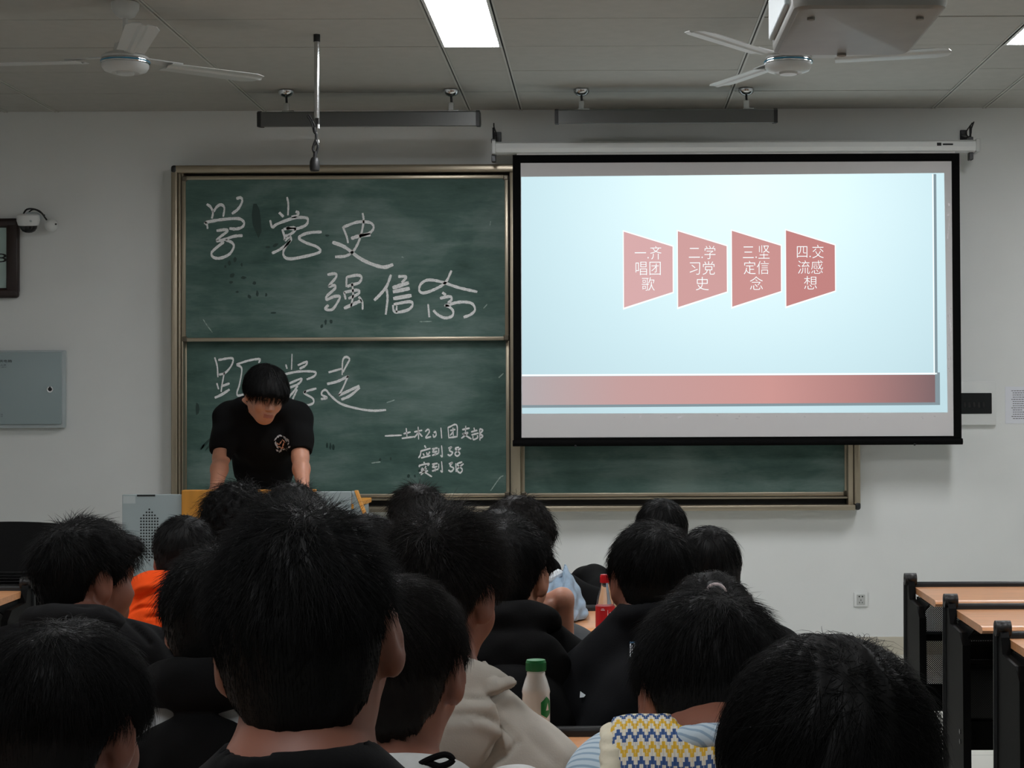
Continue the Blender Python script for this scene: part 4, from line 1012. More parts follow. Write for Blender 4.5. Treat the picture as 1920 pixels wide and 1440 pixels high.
def mesh_from(name, v, q, parent, m, origin, smooth=True):
    me = bpy.data.meshes.new(name); me.vertices.add(len(v)); me.vertices.foreach_set('co', (v - np.array(origin)).ravel())
    n = q.shape[1]
    me.loops.add(q.size); me.loops.foreach_set('vertex_index', q.ravel().astype(np.int32)); me.polygons.add(len(q)); me.polygons.foreach_set('loop_start', np.arange(0, q.size, n, dtype=np.int32))
    me.update(calc_edges=True); me.validate()
    return link(name, me, parent, m, smooth=smooth)

def wave(X, Y, Z, f, s=0):
    return (np.sin(f * (.9 * X + .3 * Z) + s) * np.sin(f * (.8 * Y - .4 * X) + 2 * s + 1) + np.sin(f * (1.1 * Z + .5 * Y) + 3 * s) * np.cos(f * .9 * X + s)) * .5

# ---------------------------------------------------------------- materials of people
M_skin = mat('skin', (134, 86, 69), .5, noise=.06, scale=30, sss=.15)
M_skin2 = mat('fair_skin', (182, 130, 106), .5, noise=.06, scale=30, sss=.15)
M_lip = mat('lip', (158, 98, 86), .45); M_brow = mat('brow_hair', (20, 17, 16), .7)
M_hair = mat('black_hair', (10, 10, 10), .58, spec=.14, noise=.25, scale=40)
M_hairb = mat('brown_black_hair', (17, 14, 12), .58, spec=.16, noise=.25, scale=40)
CL = {}
def cloth(name, rgb, **k):
    if name not in CL: CL[name] = mat(name, rgb, k.get('rough', .9), noise=k.get('noise', .06), scale=k.get('scale', 30), bump=k.get('bump', .12), bscale=k.get('bscale', 350), spec=.15)
    return CL[name]
C_black = cloth('black_cotton', (9, 9, 10)); C_black2 = cloth('charcoal_fleece', (15, 15, 16)); C_grey = cloth('oat_grey_fleece', (186, 180, 170), noise=.04, scale=25)
C_white = cloth('pale_grey_cotton', (196, 198, 196)); C_orange = cloth('orange_fleece', (226, 76, 22)); C_jean = cloth('dark_trousers', (28, 30, 36)); C_navy = cloth('navy_black', (10, 11, 14))
C_shirt = cloth('pale_blue_cotton', (176, 194, 206)); C_shoe = cloth('shoe_grey', (70, 70, 72)); C_lgrey = cloth('light_grey_shell', (168, 170, 170)); C_cream = cloth('cream_rib', (214, 206, 184))
C_mid = cloth('slate_grey', (74, 76, 78))

def zigzag_mat():
    m = bpy.data.materials.new('zigzag_knit'); m.use_nodes = True
    nt = m.node_tree; N = nt.nodes; L = nt.links; b = N['Principled BSDF']; b.inputs['Roughness'].default_value = .95; b.inputs['Specular IOR Level'].default_value = .1
    tc = N.new('ShaderNodeTexCoord'); sp = N.new('ShaderNodeSeparateXYZ'); L.new(tc.outputs['Object'], sp.inputs[0])
    def mt(op, a, c=None):
        n = N.new('ShaderNodeMath'); n.operation = op
        for i, v in enumerate((a, c)):
            if v is None: continue
            if isinstance(v, (int, float)): n.inputs[i].default_value = v
            else: L.new(v, n.inputs[i])
        return n.outputs[0]
    tri = mt('PINGPONG', mt('MULTIPLY', sp.outputs['X'], 1.0), .0068)
    # the knit steps: quantise the zigzag into stitches
    tri = mt('SNAP', tri, .0022)
    zz = mt('FRACT', mt('DIVIDE', mt('ADD', mt('ADD', sp.outputs['Z'], mt('MULTIPLY', sp.outputs['Y'], .75)), mt('MULTIPLY', tri, 3.0)), .05))
    r = N.new('ShaderNodeValToRGB'); L.new(zz, r.inputs[0]); r.color_ramp.interpolation = 'CONSTANT'; e = r.color_ramp.elements
    cols = [(0, (66, 92, 140)), (.25, (222, 216, 200)), (.5, (222, 178, 66)), (.75, (222, 216, 200))]
    while len(e) < 4: e.new(.9)
    for q, (p, c) in zip(e, cols): q.position = p; q.color = (*lin(c), 1)
    L.new(r.outputs[0], b.inputs['Base Color'])
    w_ = N.new('ShaderNodeTexWave'); w_.bands_direction = 'X'; w_.inputs['Scale'].default_value = 70; L.new(tc.outputs['Object'], w_.inputs['Vector'])
    bp = N.new('ShaderNodeBump'); bp.inputs['Strength'].default_value = .35; bp.inputs['Distance'].default_value = .003; L.new(w_.outputs['Fac'], bp.inputs['Height']); L.new(bp.outputs[0], b.inputs['Normal'])
    return m
def stripe_mat():
    m = bpy.data.materials.new('striped_shirt'); m.use_nodes = True
    nt = m.node_tree; N = nt.nodes; L = nt.links; b = N['Principled BSDF']; b.inputs['Roughness'].default_value = .9
    tc = N.new('ShaderNodeTexCoord'); w_ = N.new('ShaderNodeTexWave'); w_.bands_direction = 'DIAGONAL'; w_.inputs['Scale'].default_value = 42; L.new(tc.outputs['Object'], w_.inputs['Vector'])
    r = N.new('ShaderNodeValToRGB'); L.new(w_.outputs['Fac'], r.inputs[0]); e = r.color_ramp.elements
    e[0].position = .15; e[0].color = (*lin((142, 166, 186)), 1); e[1].position = .4; e[1].color = (*lin((190, 206, 216)), 1)
    L.new(r.outputs[0], b.inputs['Base Color']); return m

# ---------------------------------------------------------------- head, hand and hair
def head_field(f, H, R, s, ears=1.0, face=True):
    H = np.array(H)
    P = lambda *a: H + R @ (V(*a) * s)
    E = lambda c, r, k=.02, op='u', Q=None: f.ell(P(*c), V(*r) * s, R if Q is None else R @ Q, k * s, op)
    E((0, -.012, .03), (.076, .096, .086)); E((0, -.045, -.025), (.062, .05, .062), .03); E((0, .028, -.035), (.062, .062, .085), .03)
    E((0, .052, -.098), (.034, .034, .026), .035)
    for q in (-1, 1): E((q * .036, .06, -.028), (.028, .026, .03), .025)
    f.cap(P(-.034, .076, .03), P(.034, .076, .03), .014 * s, None, .02 * s)
    if face:
        for q in (-1, 1): E((q * .032, .102, .012), (.02, .016, .012), .012, 's')
        for q in (-1, 1): E((q * .031, .078, .011), (.013, .013, .0115), .004)
        for q in (-1, 1): f.cap(P(q * .019, .089, .018), P(q * .045, .082, .017), .0035 * s, None, .006 * s)
        f.cap(P(0, .084, .014), P(0, .106, -.028), .008 * s, .0125 * s, .014 * s)
        for q in (-1, 1): E((q * .0125, .096, -.034), (.009, .009, .008), .008)
        E((0, .082, -.066), (.03, .016, .02), .015)
        f.cap(P(-.022, .087, -.061), P(0, .095, -.0595), .0045 * s, .0062 * s, .006 * s); f.cap(P(.022, .087, -.061), P(0, .095, -.0595), .0045 * s, .0062 * s, .006 * s)
        f.cap(P(-.018, .088, -.0735), P(.018, .088, -.0735), .006 * s, None, .006 * s)
        f.cap(P(-.024, .097, -.067), P(.024, .097, -.067), .0028 * s, None, .004 * s, 's')
    for q in (-1, 1):
        Q = np.array(Matrix.Rotation(q * math.radians(-24), 3, 'Z') @ Matrix.Rotation(math.radians(10), 3, 'X'))
        e = ears
        E((q * .083, -.014, .002), (.0085 * e, .021, .034), .008, 'u', Q); E((q * .079, -.006, -.026), (.008, .012, .014), .012, 'u', Q)
        E((q * .094, -.01, .004), (.009, .012, .022), .006, 's', Q); E((q * .076, -.004, .0), (.012, .012, .02), .012)
    return P

def hand_field(f, Wp, d, n, side, s=1.0, curl=.5, spread=1.0):
    """wrist, direction of the fingers, normal out of the back of the hand, side +1 = right hand (thumb towards -across)"""
    d = nrm(d); n = nrm(n - d * (n @ d)); a = np.cross(d, n) * side        # towards the little finger
    Rm = np.stack([a, d, n], 1)
    f.ell(Wp + d * .05 * s, V(.041, .052, .0145) * s, Rm, .012); f.cap(Wp, Wp + d * .03 * s, .024 * s, .022 * s, .015)
    for i, (ac, ln) in enumerate(((-.029, .074), (-.0098, .083), (.0098, .077), (.028, .06))):
        b = Wp + (d * (.093 - .004 * abs(i - 1.2)) + a * ac) * s; dd = nrm(d + a * ac * 2.2 * spread); r = .0093 - .0006 * i
        pts = [b - d * .02 * s, b]; ang = 0
        for j, fr in enumerate((.45, .31, .24)):
            ang += curl * (.55, .75, .5)[j] * (1 + .12 * i); q = dd * math.cos(ang) - n * math.sin(ang); pts.append(pts[-1] + q * ln * fr * s)
        f.chain(pts, [r * s, r * s * 1.03, r * s * .98, r * s * .9, r * s * .78], .004)
    tb = Wp + (d * .022 - a * .03 - n * .004) * s; td = nrm(d * .75 - a * .75 - n * .25); t2 = nrm(d * .95 - a * .3 - n * .3)
    f.chain([tb, tb + td * .04 * s, tb + td * .04 * s + t2 * .03 * s, tb + td * .04 * s + t2 * .054 * s], [.014 * s, .0112 * s, .0098 * s, .008 * s], .008)

HAIRLINE = {  # azimuth (0 front, 180 back) -> height of the hair edge, in head units
    'short': [(0, .062), (35, .055), (60, .03), (76, -.005), (84, .0), (92, .036), (112, .02), (128, -.04), (150, -.082), (180, -.092)],
    'fringe': [(0, .022), (35, .015), (60, .0), (76, -.02), (84, -.015), (92, .03), (112, .016), (128, -.045), (150, -.09), (180, -.1)],
    'cover': [(0, .025), (40, .0), (60, -.06), (80, -.075), (100, -.075), (130, -.1), (180, -.12)],
    'bowl': [(0, .03), (30, .024), (55, .012), (72, -.006), (90, .022), (112, .01), (128, -.05), (150, -.085), (180, -.09)],
    'tied': [(0, .06), (35, .05), (60, .02), (78, -.01), (88, .03), (110, .02), (130, -.03), (150, -.07), (180, -.085)],
}
def hair_build(name, root, origin, H, R, s, style, thick, nape, seed, vox, nstr, slen, lift, curly=0.0, wid=.0007, m=None, whorl=(.012, -.07, .1), tuft=None, curv=.1, bulge=(1, 1, 1), rough=.0025):
    rs = np.random.RandomState(seed); H = np.array(H)
    P = lambda *a: H + R @ (V(*a) * s)
    f = Field(); t = thick; bx, by, bz = bulge
    f.ell(P(0, -.012, .032), V(.077 + t * bx, .097 + t * by, .087 + t * bz) * s, R, .02)
    f.ell(P(0, -.047, -.035), V(.063 + nape, .05 + nape, .07 + nape * .3) * s, R, .03)
    if style in ('cover', 'bowl', 'fringe'): f.ell(P(0, .03, .03), V(.072 + t, .068 + t * .9, .06 + t * .3) * s, R, .03)
    if style == 'cover': f.ell(P(0, -.01, -.03), V(.078 + t, .08 + t * .4, .085) * s, R, .03)
    if tuft:
        for q in tuft: f.ell(P(*q[:3]), V(*q[3:6]) * s, R, .02)
    hl = HAIRLINE[style]; xa_, ya_ = [q[0] for q in hl], [q[1] for q in hl]
    ph = rs.rand(6) * 6.28
    def post(D, X, Y, Z):
        x, y, z = X - H[0], Y - H[1], Z - H[2]
        lx = (x * R[0, 0] + y * R[1, 0] + z * R[2, 0]) / s; ly = (x * R[0, 1] + y * R[1, 1] + z * R[2, 1]) / s; lz = (x * R[0, 2] + y * R[1, 2] + z * R[2, 2]) / s
        az = np.degrees(np.arctan2(lx, ly))
        aa = np.abs(az); hh = np.interp(aa, xa_, ya_) + .004 * np.sin(az * .42 + ph[0]) + .003 * np.sin(az * .93 + ph[1])
        clump = np.sin(az * .33 + 2.2 * np.sin(lz * 30 + ph[2]) + ph[3]) * np.sin(az * .17 + ph[4]) + .6 * np.sin(lx * 95 + ph[5]) * np.sin(ly * 85 + lz * 40)
        D = D + rough * s * clump * (.4 + .6 * np.clip(lz * 14 + .3, 0, 1)) + curly * .008 * np.sin(lx * 150 + ph[0]) * np.sin(ly * 140 + ph[1]) * np.sin(lz * 145 + ph[2])
        g = (hh - lz) * s; k = .008
        # taper the thickness towards the hair edge
        D = D + np.clip(.018 - (lz - hh), 0, .018) * s * .28
        w_ = np.clip(.5 - .5 * (D - g) / k, 0, 1); return D + (g - D) * w_ + k * w_ * (1 - w_)
    v, q = f.mesh(vox, post)
    # strands laid over the cap, flowing away from the whorl
    e1 = v[q[:, 1]] - v[q[:, 0]]; e2 = v[q[:, 3]] - v[q[:, 0]]; fn = np.cross(e1, e2); fn /= np.linalg.norm(fn, axis=1)[:, None] + 1e-12; fc = v[q].mean(1)
    lc = ((fc - H) @ R) / s; out = lc - V(0, -.012, .02); flip = (np.einsum('ij,ij->i', fn @ R, out) < 0); fn[flip] *= -1
    ok = np.einsum('ij,ij->i', fn @ R, out / np.linalg.norm(out, axis=1)[:, None]) > .35
    cand = np.nonzero(ok)[0]; pick = cand[rs.randint(0, len(cand), nstr)]
    base, nn = fc[pick], fn[pick]; lb = lc[pick]; nn = nn * .35 + .65 * (out[pick] / np.linalg.norm(out[pick], axis=1)[:, None]) @ R.T; nn /= np.linalg.norm(nn, axis=1)[:, None]; W0 = V(*whorl)
    fl = lb - W0; fl[:, 2] -= .35 * np.clip(np.linalg.norm(lb - W0, axis=1), 0, .2); sw = np.cross(lb - V(0, -.01, .02), fl); fl = fl + .8 * sw * np.exp(-np.linalg.norm(lb - W0, axis=1) / .035)[:, None] * 6 + rs.randn(nstr, 3) * .012
    fl = fl @ R.T; t_ = fl - nn * np.einsum('ij,ij->i', fl, nn)[:, None]; t_ /= np.linalg.norm(t_, axis=1)[:, None] + 1e-9
    side = np.cross(t_, nn); K = 5; ln = slen * s * (.5 + .8 * rs.rand(nstr)); Rc = curv * s
    edge = np.clip((lb[:, 2] + .02) / .07, .28, 1) if style in ('short', 'tied') else np.clip((lb[:, 2] + .1) / .06, .25, 1); ln = ln * edge; lf = lift * (.3 + 1.1 * rs.rand(nstr) ** 2) * edge
    wv = rs.randn(nstr) * .12 + curly * rs.choice([-1, 1], nstr) * .5
    rows = []
    for k in range(K + 1):
        u = k / K; a = ln * u
        p = base - nn * .003 * s + t_ * (Rc * np.sin(a / Rc))[:, None] + nn * (lf * a - Rc * (1 - np.cos(a / Rc)) + .003 * s)[:, None] + side * (wv * a * u + curly * .012 * np.sin(u * 6))[:, None]
        wk = wid * (1 - .85 * u ** 2) * (.35 if k == K else 1)
        dn = side * np.cos(.6) + nn * np.sin(.6)
        rows.append(np.stack([p - side * wk / 2, p + side * wk / 2, p + nn * wk * .6], 1))
    rows = np.stack(rows, 1)           # n, K+1, 3, 3
    nv0 = len(v); sv = rows.reshape(-1, 3); st = (np.arange(nstr) * (K + 1) * 3)[:, None]; qs = []
    for k in range(K):
        for j in range(3):
            j2 = (j + 1) % 3; qs.append(np.concatenate([st + k * 3 + j, st + k * 3 + j2, st + (k + 1) * 3 + j2, st + (k + 1) * 3 + j], 1))
    qs = np.concatenate(qs) + nv0
    return mesh_from(name, np.concatenate([v, sv]), np.concatenate([q, qs]), root, m or M_hair, origin)

def press(v, q, strokes):
    """sculpt creases (amount < 0) and ridges (amount > 0) into cloth along the vertex normals, following the strokes seen in the photograph"""
    if not strokes: return v
    fn = np.cross(v[q[:, 2]] - v[q[:, 0]], v[q[:, 3]] - v[q[:, 1]]); n = np.zeros_like(v)
    for k in range(4): np.add.at(n, q[:, k], fn)
    n /= np.linalg.norm(n, axis=1)[:, None] + 1e-12
    cr = np.array(CAMROT); pc = (v - np.array([0, 0, CAMZ])) @ cr
    px_ = CX + F * pc[:, 0] / -pc[:, 2]; py_ = CY - F * pc[:, 1] / -pc[:, 2]
    facing = np.clip(-(n @ (cr @ np.array([0, 0, -1.0]))) * 2, 0, 1); dsp = np.zeros(len(v))
    for pts, amp, w in strokes:
        cu = np.array([(a.x, a.y) for a in catmull([(x, y, 0) for x, y in pts], 8)]); dm = np.full(len(v), 1e9); tt = np.zeros(len(v))
        for i in range(len(cu) - 1):
            a, b = cu[i], cu[i + 1]; ab = b - a; h = np.clip(((px_ - a[0]) * ab[0] + (py_ - a[1]) * ab[1]) / (ab @ ab + 1e-9), 0, 1)
            dd = np.hypot(px_ - a[0] - h * ab[0], py_ - a[1] - h * ab[1]); m = dd < dm; dm[m] = dd[m]; tt[m] = ((i + h) / (len(cu) - 1))[m]
        dsp += amp * np.exp(-(dm / w) ** 2) * (.35 + .65 * np.sin(np.pi * np.clip(tt, .08, .92)))
    return v + n * (dsp * facing)[:, None]

def ik(S, W, l1, l2, pole):
    d = W - S; L = np.linalg.norm(d)
    if L > (l1 + l2) * .985: W = S + d / L * (l1 + l2) * .985; d = W - S; L = np.linalg.norm(d)
    a = (l1 ** 2 - l2 ** 2 + L ** 2) / (2 * L); h = math.sqrt(max(l1 ** 2 - a ** 2, 0)); u = d / L; p = pole - u * (pole @ u)
    return S + u * a + nrm(p) * h, W

# ---------------------------------------------------------------- a seated student
def student(label, cx, top, d, row, s=1.0, yaw=0, pitch=5, roll=0, style='short', thick=.014, nape=.006, strands=900, slen=.035, lift=.35, curly=0, hair_m=None, tuft=None,
            top_kind='hoodie', top_m=None, hood_m=None, hood=None, shoulders=.19, seed=1, vox=.007, hvox=.005, wid=.001, arms=None, ears=1.0, whorl=(.012, -.07, .1), bulge=(1, 1, 1), curv=.1, slump=0.0, folds=False, body_dx=0.0, rough=.0025, face=False, drop=0.0, back=0.0, shrug=(0, 0), extra=None, sculpt=None, lap=False, armin=0.0, skin=None, bodyscale=1.0):
    rail = RAIL[row]
    R = rotm(yaw, pitch, roll); tp = at(cx, top, d)
    # the top of the head sits a fixed way above the ear line, along the tilted head
    offs = R @ V(0, -.01, .118 + thick) * s
    H = np.array(tp) - V(0, 0, offs[2]) - V(offs[0] * .8, 0, 0)
    org = (H[0], rail - .55, 0.0)
    t = thing('person', label, 'person', org, group=None)
    b = Field(); P = head_field(b, H, R, s, ears, face)
    C7 = H + V(body_dx * .5, -.062 - back, -.125 - drop) * s                    # base of the neck
    b.cap(P(0, -.02, -.06), C7 + V(0, .012, .0), .056 * s, .06 * s, .03)
    Sh = C7 + V(body_dx, .0, -.098 * s)                              # middle of the shoulders
    pelvis = V(Sh[0], min(rail - .54, Sh[1] + .02), .56)
    w_ = shoulders * bodyscale
    mid = (Sh + pelvis) / 2 + V(0, -.02, 0)
    T = Field()                                                 # trunk
    T.ell(pelvis, (.165, .12, .11), k=.04); T.ell(mid, (.15, .105, .19), k=.06); T.ell(Sh + V(0, .01, -.10), (.165, .11, .17), k=.05)
    for q in (-1, 1):
        up = shrug[0] if q < 0 else shrug[1]
        T.cap(C7 + V(q * .03, .0, .005), Sh + V(q * (w_ - armin) * .96, .0, -.02 + up), .045, .055, .05); T.ell(Sh + V(q * (w_ - armin), 0, -.03 + up), (.06, .065, .065), k=.04)
    arm = {}; A = Field()
    for q, nm in ((-1, 'L'), (1, 'R')):
        S = Sh + V(q * (w_ + .01 - armin), .0, -.03 + (shrug[0] if q < 0 else shrug[1]))
        spec = (arms or {}).get(nm)
        if spec:
            Wt = np.array(spec['wrist']); pole = np.array(spec.get('pole', (q * .4, -.2, -1)))
            dirn = np.array(spec.get('dir', (0, .9, .2))); nor = np.array(spec.get('nor', (0, -.2, 1)))
        else:
            Wt = V(Sh[0] + q * .10, max(rail - .26, S[1] + .2), .815); pole = V(q * .25, -.45, -.7)
            dirn = V(-q * .35, .9, -.05); nor = V(0, 0, 1)
            if lap: Wt = V(Sh[0] + q * .09, S[1] + .24, .65); pole = V(q * .15, -.6, -.5)
        E_, W_ = ik(S, Wt, .29, .25, pole)
        if not spec and not lap:
            E_ = V(np.clip(E_[0], S[0] - .05, S[0] + .05), E_[1], E_[2])
            if E_[1] > rail - .46 and E_[2] < .845: E_ = V(E_[0], E_[1], .845)
        arm[nm] = (S, E_, W_, spec)
        A.chain([S, (S + E_) / 2, E_], [.05, .045, .04], .03); b.chain([S, E_], [.045, .038], .02); b.chain([E_, (E_ * .6 + W_ * .4), W_], [.039, .038, .026], .02)
        if not (spec and spec.get('bare')): A.chain([E_, (E_ * .6 + W_ * .4), W_ ], [.041, .04, .032], .025)
        hand_field(b, W_, dirn, nor, q, .98, curl=(spec or {}).get('curl', .35))
    for q in T.p: b.p.append(q)
    Lg = Field()
    for q in (-1, 1):
        hip = pelvis + V(q * .09, .03, -.02); kn = V(pelvis[0] + q * .12, min(hip[1] + .40, rail - .16), .515); an = V(kn[0], kn[1] - .02, .085)
        Lg.chain([hip, (hip + kn) / 2, kn], [.085, .075, .06], .03); Lg.chain([kn, (kn * .6 + an * .4), an], [.058, .055, .04], .02)
        b.chain([an, an + V(q * .01, .06, -.03), an + V(q * .015, .13, -.045)], [.038, .032, .025], .02)
    for q in Lg.p: b.p.append(q)
    v, qd = b.mesh(vox)
    mesh_from('body', v, qd, t, skin or M_skin, org)
    # trousers and shoes
    tr_ = Lg.copy(.012); tr_.ell(pelvis + V(0, 0, -.02), (.18, .135, .115), k=.04); v, qd = tr_.mesh(.013); mesh_from('trousers', v, qd, t, C_jean, org)
    for q in (-1, 1):
        an = V(pelvis[0] + q * .12, min(pelvis[1] + .03 + .40, rail - .16) - .02, .085); sf = Field(); sf.chain([an + V(0, -.02, -.035), an + V(q * .015, .14, -.045)], [.05, .04], .02); sf.ell(an + V(0, 0, -.01), (.05, .05, .05), k=.02)
        v, qd = sf.mesh(.012, lambda D, X, Y, Z: np.maximum(D, .002 - Z)); mesh_from('shoe', v, qd, t, C_shoe, org)
    # upper garment
    top_m = top_m or C_black; cv = max(vox, .0075) if not folds else .006
    g = T.copy(.016 if top_kind != 'tee' else .01)
    g.cap(C7 + V(0, .004, -.012), Sh + V(0, .02, -.06), .07 * s, .1, .04)
    if top_kind != 'vest':
        for q in A.copy(.013).p: g.p.append(q)
    if folds:
        pass
    nvec = nrm(V(0, -.32, .95)); cut = C7 + V(0, 0, .018)
    ph = seed * 1.7
    def post(D, X, Y, Z):
        D = D + .005 * wave(X, Y, Z, 26, ph) + .0025 * wave(X, Y, Z, 61, ph + 1)
        pl = (X - cut[0]) * nvec[0] + (Y - cut[1]) * nvec[1] + (Z - cut[2]) * nvec[2]
        rad = np.sqrt((X - cut[0]) ** 2 + (Y - cut[1] - .008) ** 2)
        e_ = np.minimum(pl, .064 * s - rad); h_ = np.clip(.5 - .5 * (D - e_) / .008, 0, 1); return D + (e_ - D) * h_ + .008 * h_ * (1 - h_)
    cr = .066 * s
    if top_kind == 'vest':
        rad = [Sh + V(q * (w_ - .005), 0, -.06 + (shrug[0] if q < 0 else shrug[1])) for q in (-1, 1)]
        def postv(D, X, Y, Z):
            D = post(D, X, Y, Z)
            for q, c in zip((-1, 1), rad):
                out = (X - c[0]) * q; D = np.maximum(D, np.where(Z < c[2] + .2, out, -1))
            return D
        v, qd = g.mesh(cv, postv); mesh_from('vest', v, qd, t, top_m, org)
        sl = A.copy(.012)
        for q in (-1, 1): sl.ell(Sh + V(q * (w_ + .006 - armin), 0, -.034 + (shrug[0] if q < 0 else shrug[1])), (.077, .082, .079), k=.03)
        def posts(D, X, Y, Z): return D + .004 * wave(X, Y, Z, 40, ph)
        v, qd = sl.mesh(cv, posts); mesh_from('shirt_sleeves', v, qd, t, hood_m, org)
        def postr(D, X, Y, Z): return D + .0012 * np.sin(Z * 850)
        for q, c in zip((-1, 1), rad):
            rb = Field(); pts = [c + V(-q * .002, .09 * math.sin(a), .008 + .088 * math.cos(a)) for a in np.linspace(-2.6, 1.6, 16)]
            rb.chain(pts, [.0145] * 16, .006); v, qd = rb.mesh(.0045, postr); mesh_from('armhole_rib', v, qd, t, C_cream, org)
        cl = Field(); cl.chain([C7 + V(cr * 1.1 * math.cos(a), cr * 1.05 * math.sin(a) + .012, .012 - .028 * math.sin(a)) for a in np.linspace(0, 2 * PI, 20)], [.015] * 20, .01); v, qd = cl.mesh(.005); mesh_from('shirt_collar', v, qd, t, hood_m, org)
    else:
        if top_kind in ('tee', 'jacket', 'hoodie'):
            n_ = 20; hh = .014 if top_kind == 'tee' else .02
            g.chain([C7 + V(cr * 1.12 * math.cos(a), cr * 1.08 * math.sin(a) + .012, .006 - .03 * math.sin(a)) for a in np.linspace(0, 2 * PI, n_)], [hh] * n_, .012)
            cut = cut + V(0, 0, .012)
        v, qd = g.mesh(.005 if sculpt else cv, post); v = press(v, qd, sculpt); mesh_from('hoodie' if top_kind == 'hoodie' else 'jacket' if top_kind == 'jacket' else 't_shirt', v, qd, t, top_m, org)
        if top_kind == 'hoodie':
            hf = Field(); ho = hood or {}
            wd, dp, ht, dn = ho.get('w', .13), ho.get('d', .055), ho.get('h', .10), ho.get('drop', .05)
            back = C7 + V(0, -.075, -dn)
            hf.ell(back + V(0, -.02, -.0), (wd, dp, ht), np.array(Matrix.Rotation(math.radians(-ho.get('rot', 0)), 3, 'X')), k=.03)
            n_ = 18; rr = ho.get('r', .024)
            ring = [C7 + V((cr + .022) * math.cos(a), (cr + .022) * math.sin(a) + .005, .012 - .035 * math.sin(a) + .012 * abs(math.cos(a))) for a in np.linspace(PI * .96, 2 * PI + PI * .04, n_)]
            ring += []; hf.chain(ring, [rr * (.7 + .5 * math.sin(PI * i / (n_ - 1))) for i in range(n_)], .025)
            if ho.get('point'): hf.chain([back + V(0, -.03, -.02), back + V(0, -.05, -ho['point'])], [.05, .01], .06)
            if not ho.get('plain'): hf.chain([back + V(-wd * .8, -dp * .55, ht * .25), back + V(0, -dp * 1.12, -ht * .15), back + V(wd * .8, -dp * .55, ht * .3)], [.012, .016, .012], .02)
            if not ho.get('plain'): hf.chain([back + V(-wd * .6, -dp * .75, -ht * .3), back + V(wd * .1, -dp * 1.1, -ht * .55), back + V(wd * .7, -dp * .6, -ht * .2)], [.008, .012, .008], .02)
            for pts, rads, kk in (extra or []): hf.chain([np.array(at(*p_)) for p_ in pts], rads, kk)
            if ho.get('groove'):
                for q0, q1, r in (((-.12, -.04, .02), (.03, -.062, -.012), .006), ((.0, -.066, -.03), (.13, -.035, .012), .006), ((-.09, -.05, -.045), (.06, -.058, -.055), .005)):
                    hf.cap(back + V(*q0), back + V(*q1), r, r * .6, .014, 's')
            hf.ell(C7 + V(0, .02, .045), (cr * .98, cr * .98, .05), k=.012, op='s')
            def posth(D, X, Y, Z): return D + .004 * wave(X, Y, Z, 34, ph + 2) + .002 * wave(X, Y, Z, 80, ph)
            v, qd = hf.mesh(.0042 if sculpt else .0055, posth); v = press(v, qd, sculpt); mesh_from('hood', v, qd, t, hood_m or top_m, org)
    hair_build('hair', t, org, H, R, s, style, thick, nape, seed, hvox, strands, slen, lift, curly, wid, hair_m, whorl, tuft, curv, bulge, rough)
    return dict(root=t, H=H, R=R, s=s, P=P, C7=C7, Sh=Sh, org=org, arm=arm, w=w_, pelvis=pelvis)

def small(root, org, name, m): 
    return MB(org)
ZIG, STR = zigzag_mat(), stripe_mat()

# nearest row
student('person nearest the camera seen from behind, big dark head in the middle between other students', 553, 949, 1.78, 6, s=1.04, roll=7, pitch=3, style='short', thick=.021, nape=.004, strands=15000, slen=.03, lift=.5, wid=.00055, vox=.0055, hvox=.004, top_kind='tee', top_m=C_black, seed=3, ears=1.3, bulge=(.45, 1, 1.15), whorl=(.02, -.06, .1), drop=.002)
student('person with a mop of straight black hair covering the ears at the bottom right', 1560, 1199, 1.62, 6, s=1.02, roll=-4, pitch=12, style='cover', thick=.018, nape=.02, strands=15000, slen=.075, lift=.035, wid=.0006, vox=.006, hvox=.0045, top_kind='hoodie', top_m=C_black2, seed=8, whorl=(.0, -.085, .06), yaw=4)
p3 = student('person with round black hair and pale grey hoodie at the bottom left corner', 128, 1168, 2.2, 5, s=1.03, yaw=-14, pitch=10, style='short', thick=.02, nape=.012, strands=12000, slen=.05, lift=.2, wid=.0006, vox=.006, hvox=.0045, top_kind='hoodie', top_m=C_white, hood=dict(w=.12, drop=.07), seed=12, whorl=(.01, -.055, .11), drop=.0)
p4 = student('person with short hair wearing a yellow, blue and cream zigzag knitted vest', 1326, 1121, 2.28, 5, s=1.03, yaw=8, pitch=20, style='short', thick=.019, nape=.012, strands=11000, slen=.035, lift=.35, wid=.0006, vox=.006, hvox=.0045, top_kind='vest', top_m=ZIG, hood_m=STR, seed=17, lap=True, armin=.03, drop=-.075, back=.05, body_dx=.025, shrug=(.095, 0), shoulders=.175, ears=1.2)
p5 = student('person with smooth hair and white hoodie with black cord bow, right of the nearest head', 752, 1084, 2.42, 5, s=1.0, yaw=-10, pitch=8, style='short', thick=.016, nape=.01, strands=10000, slen=.045, lift=.18, wid=.0006, vox=.006, hvox=.0045, top_kind='hoodie', top_m=C_white, hood=dict(w=.12, drop=.055), seed=21, whorl=(-.02, -.07, .09), hair_m=M_hairb, bulge=(.8, 1, 1), drop=.045, sculpt=[([(843, 1408), (850, 1440)], -.008, 6), ([(800, 1425), (830, 1418)], -.003, 4), ([(870, 1432), (905, 1428)], .005, 8)])
def tree_of(o, org): 
    me = o.data; return BVHTree.FromPolygons([v.co + Vector(org) for v in me.vertices], [p.vertices[:] for p in me.polygons])
def onto(bv, px_, py_, lift=.0022, back=False):
    o = Vector((0, 0, CAMZ)); dd = (at(px_, py_, 5.0) - o).normalized(); h = bv.ray_cast(o, dd)
    return h[0] - dd * lift if h[0] is not None else None
q = onto(tree_of([o for o in p5['root'].children if o.name.startswith('hood') and not o.name.startswith('hoodie')][0], p5['org']), 815, 1430, .004)
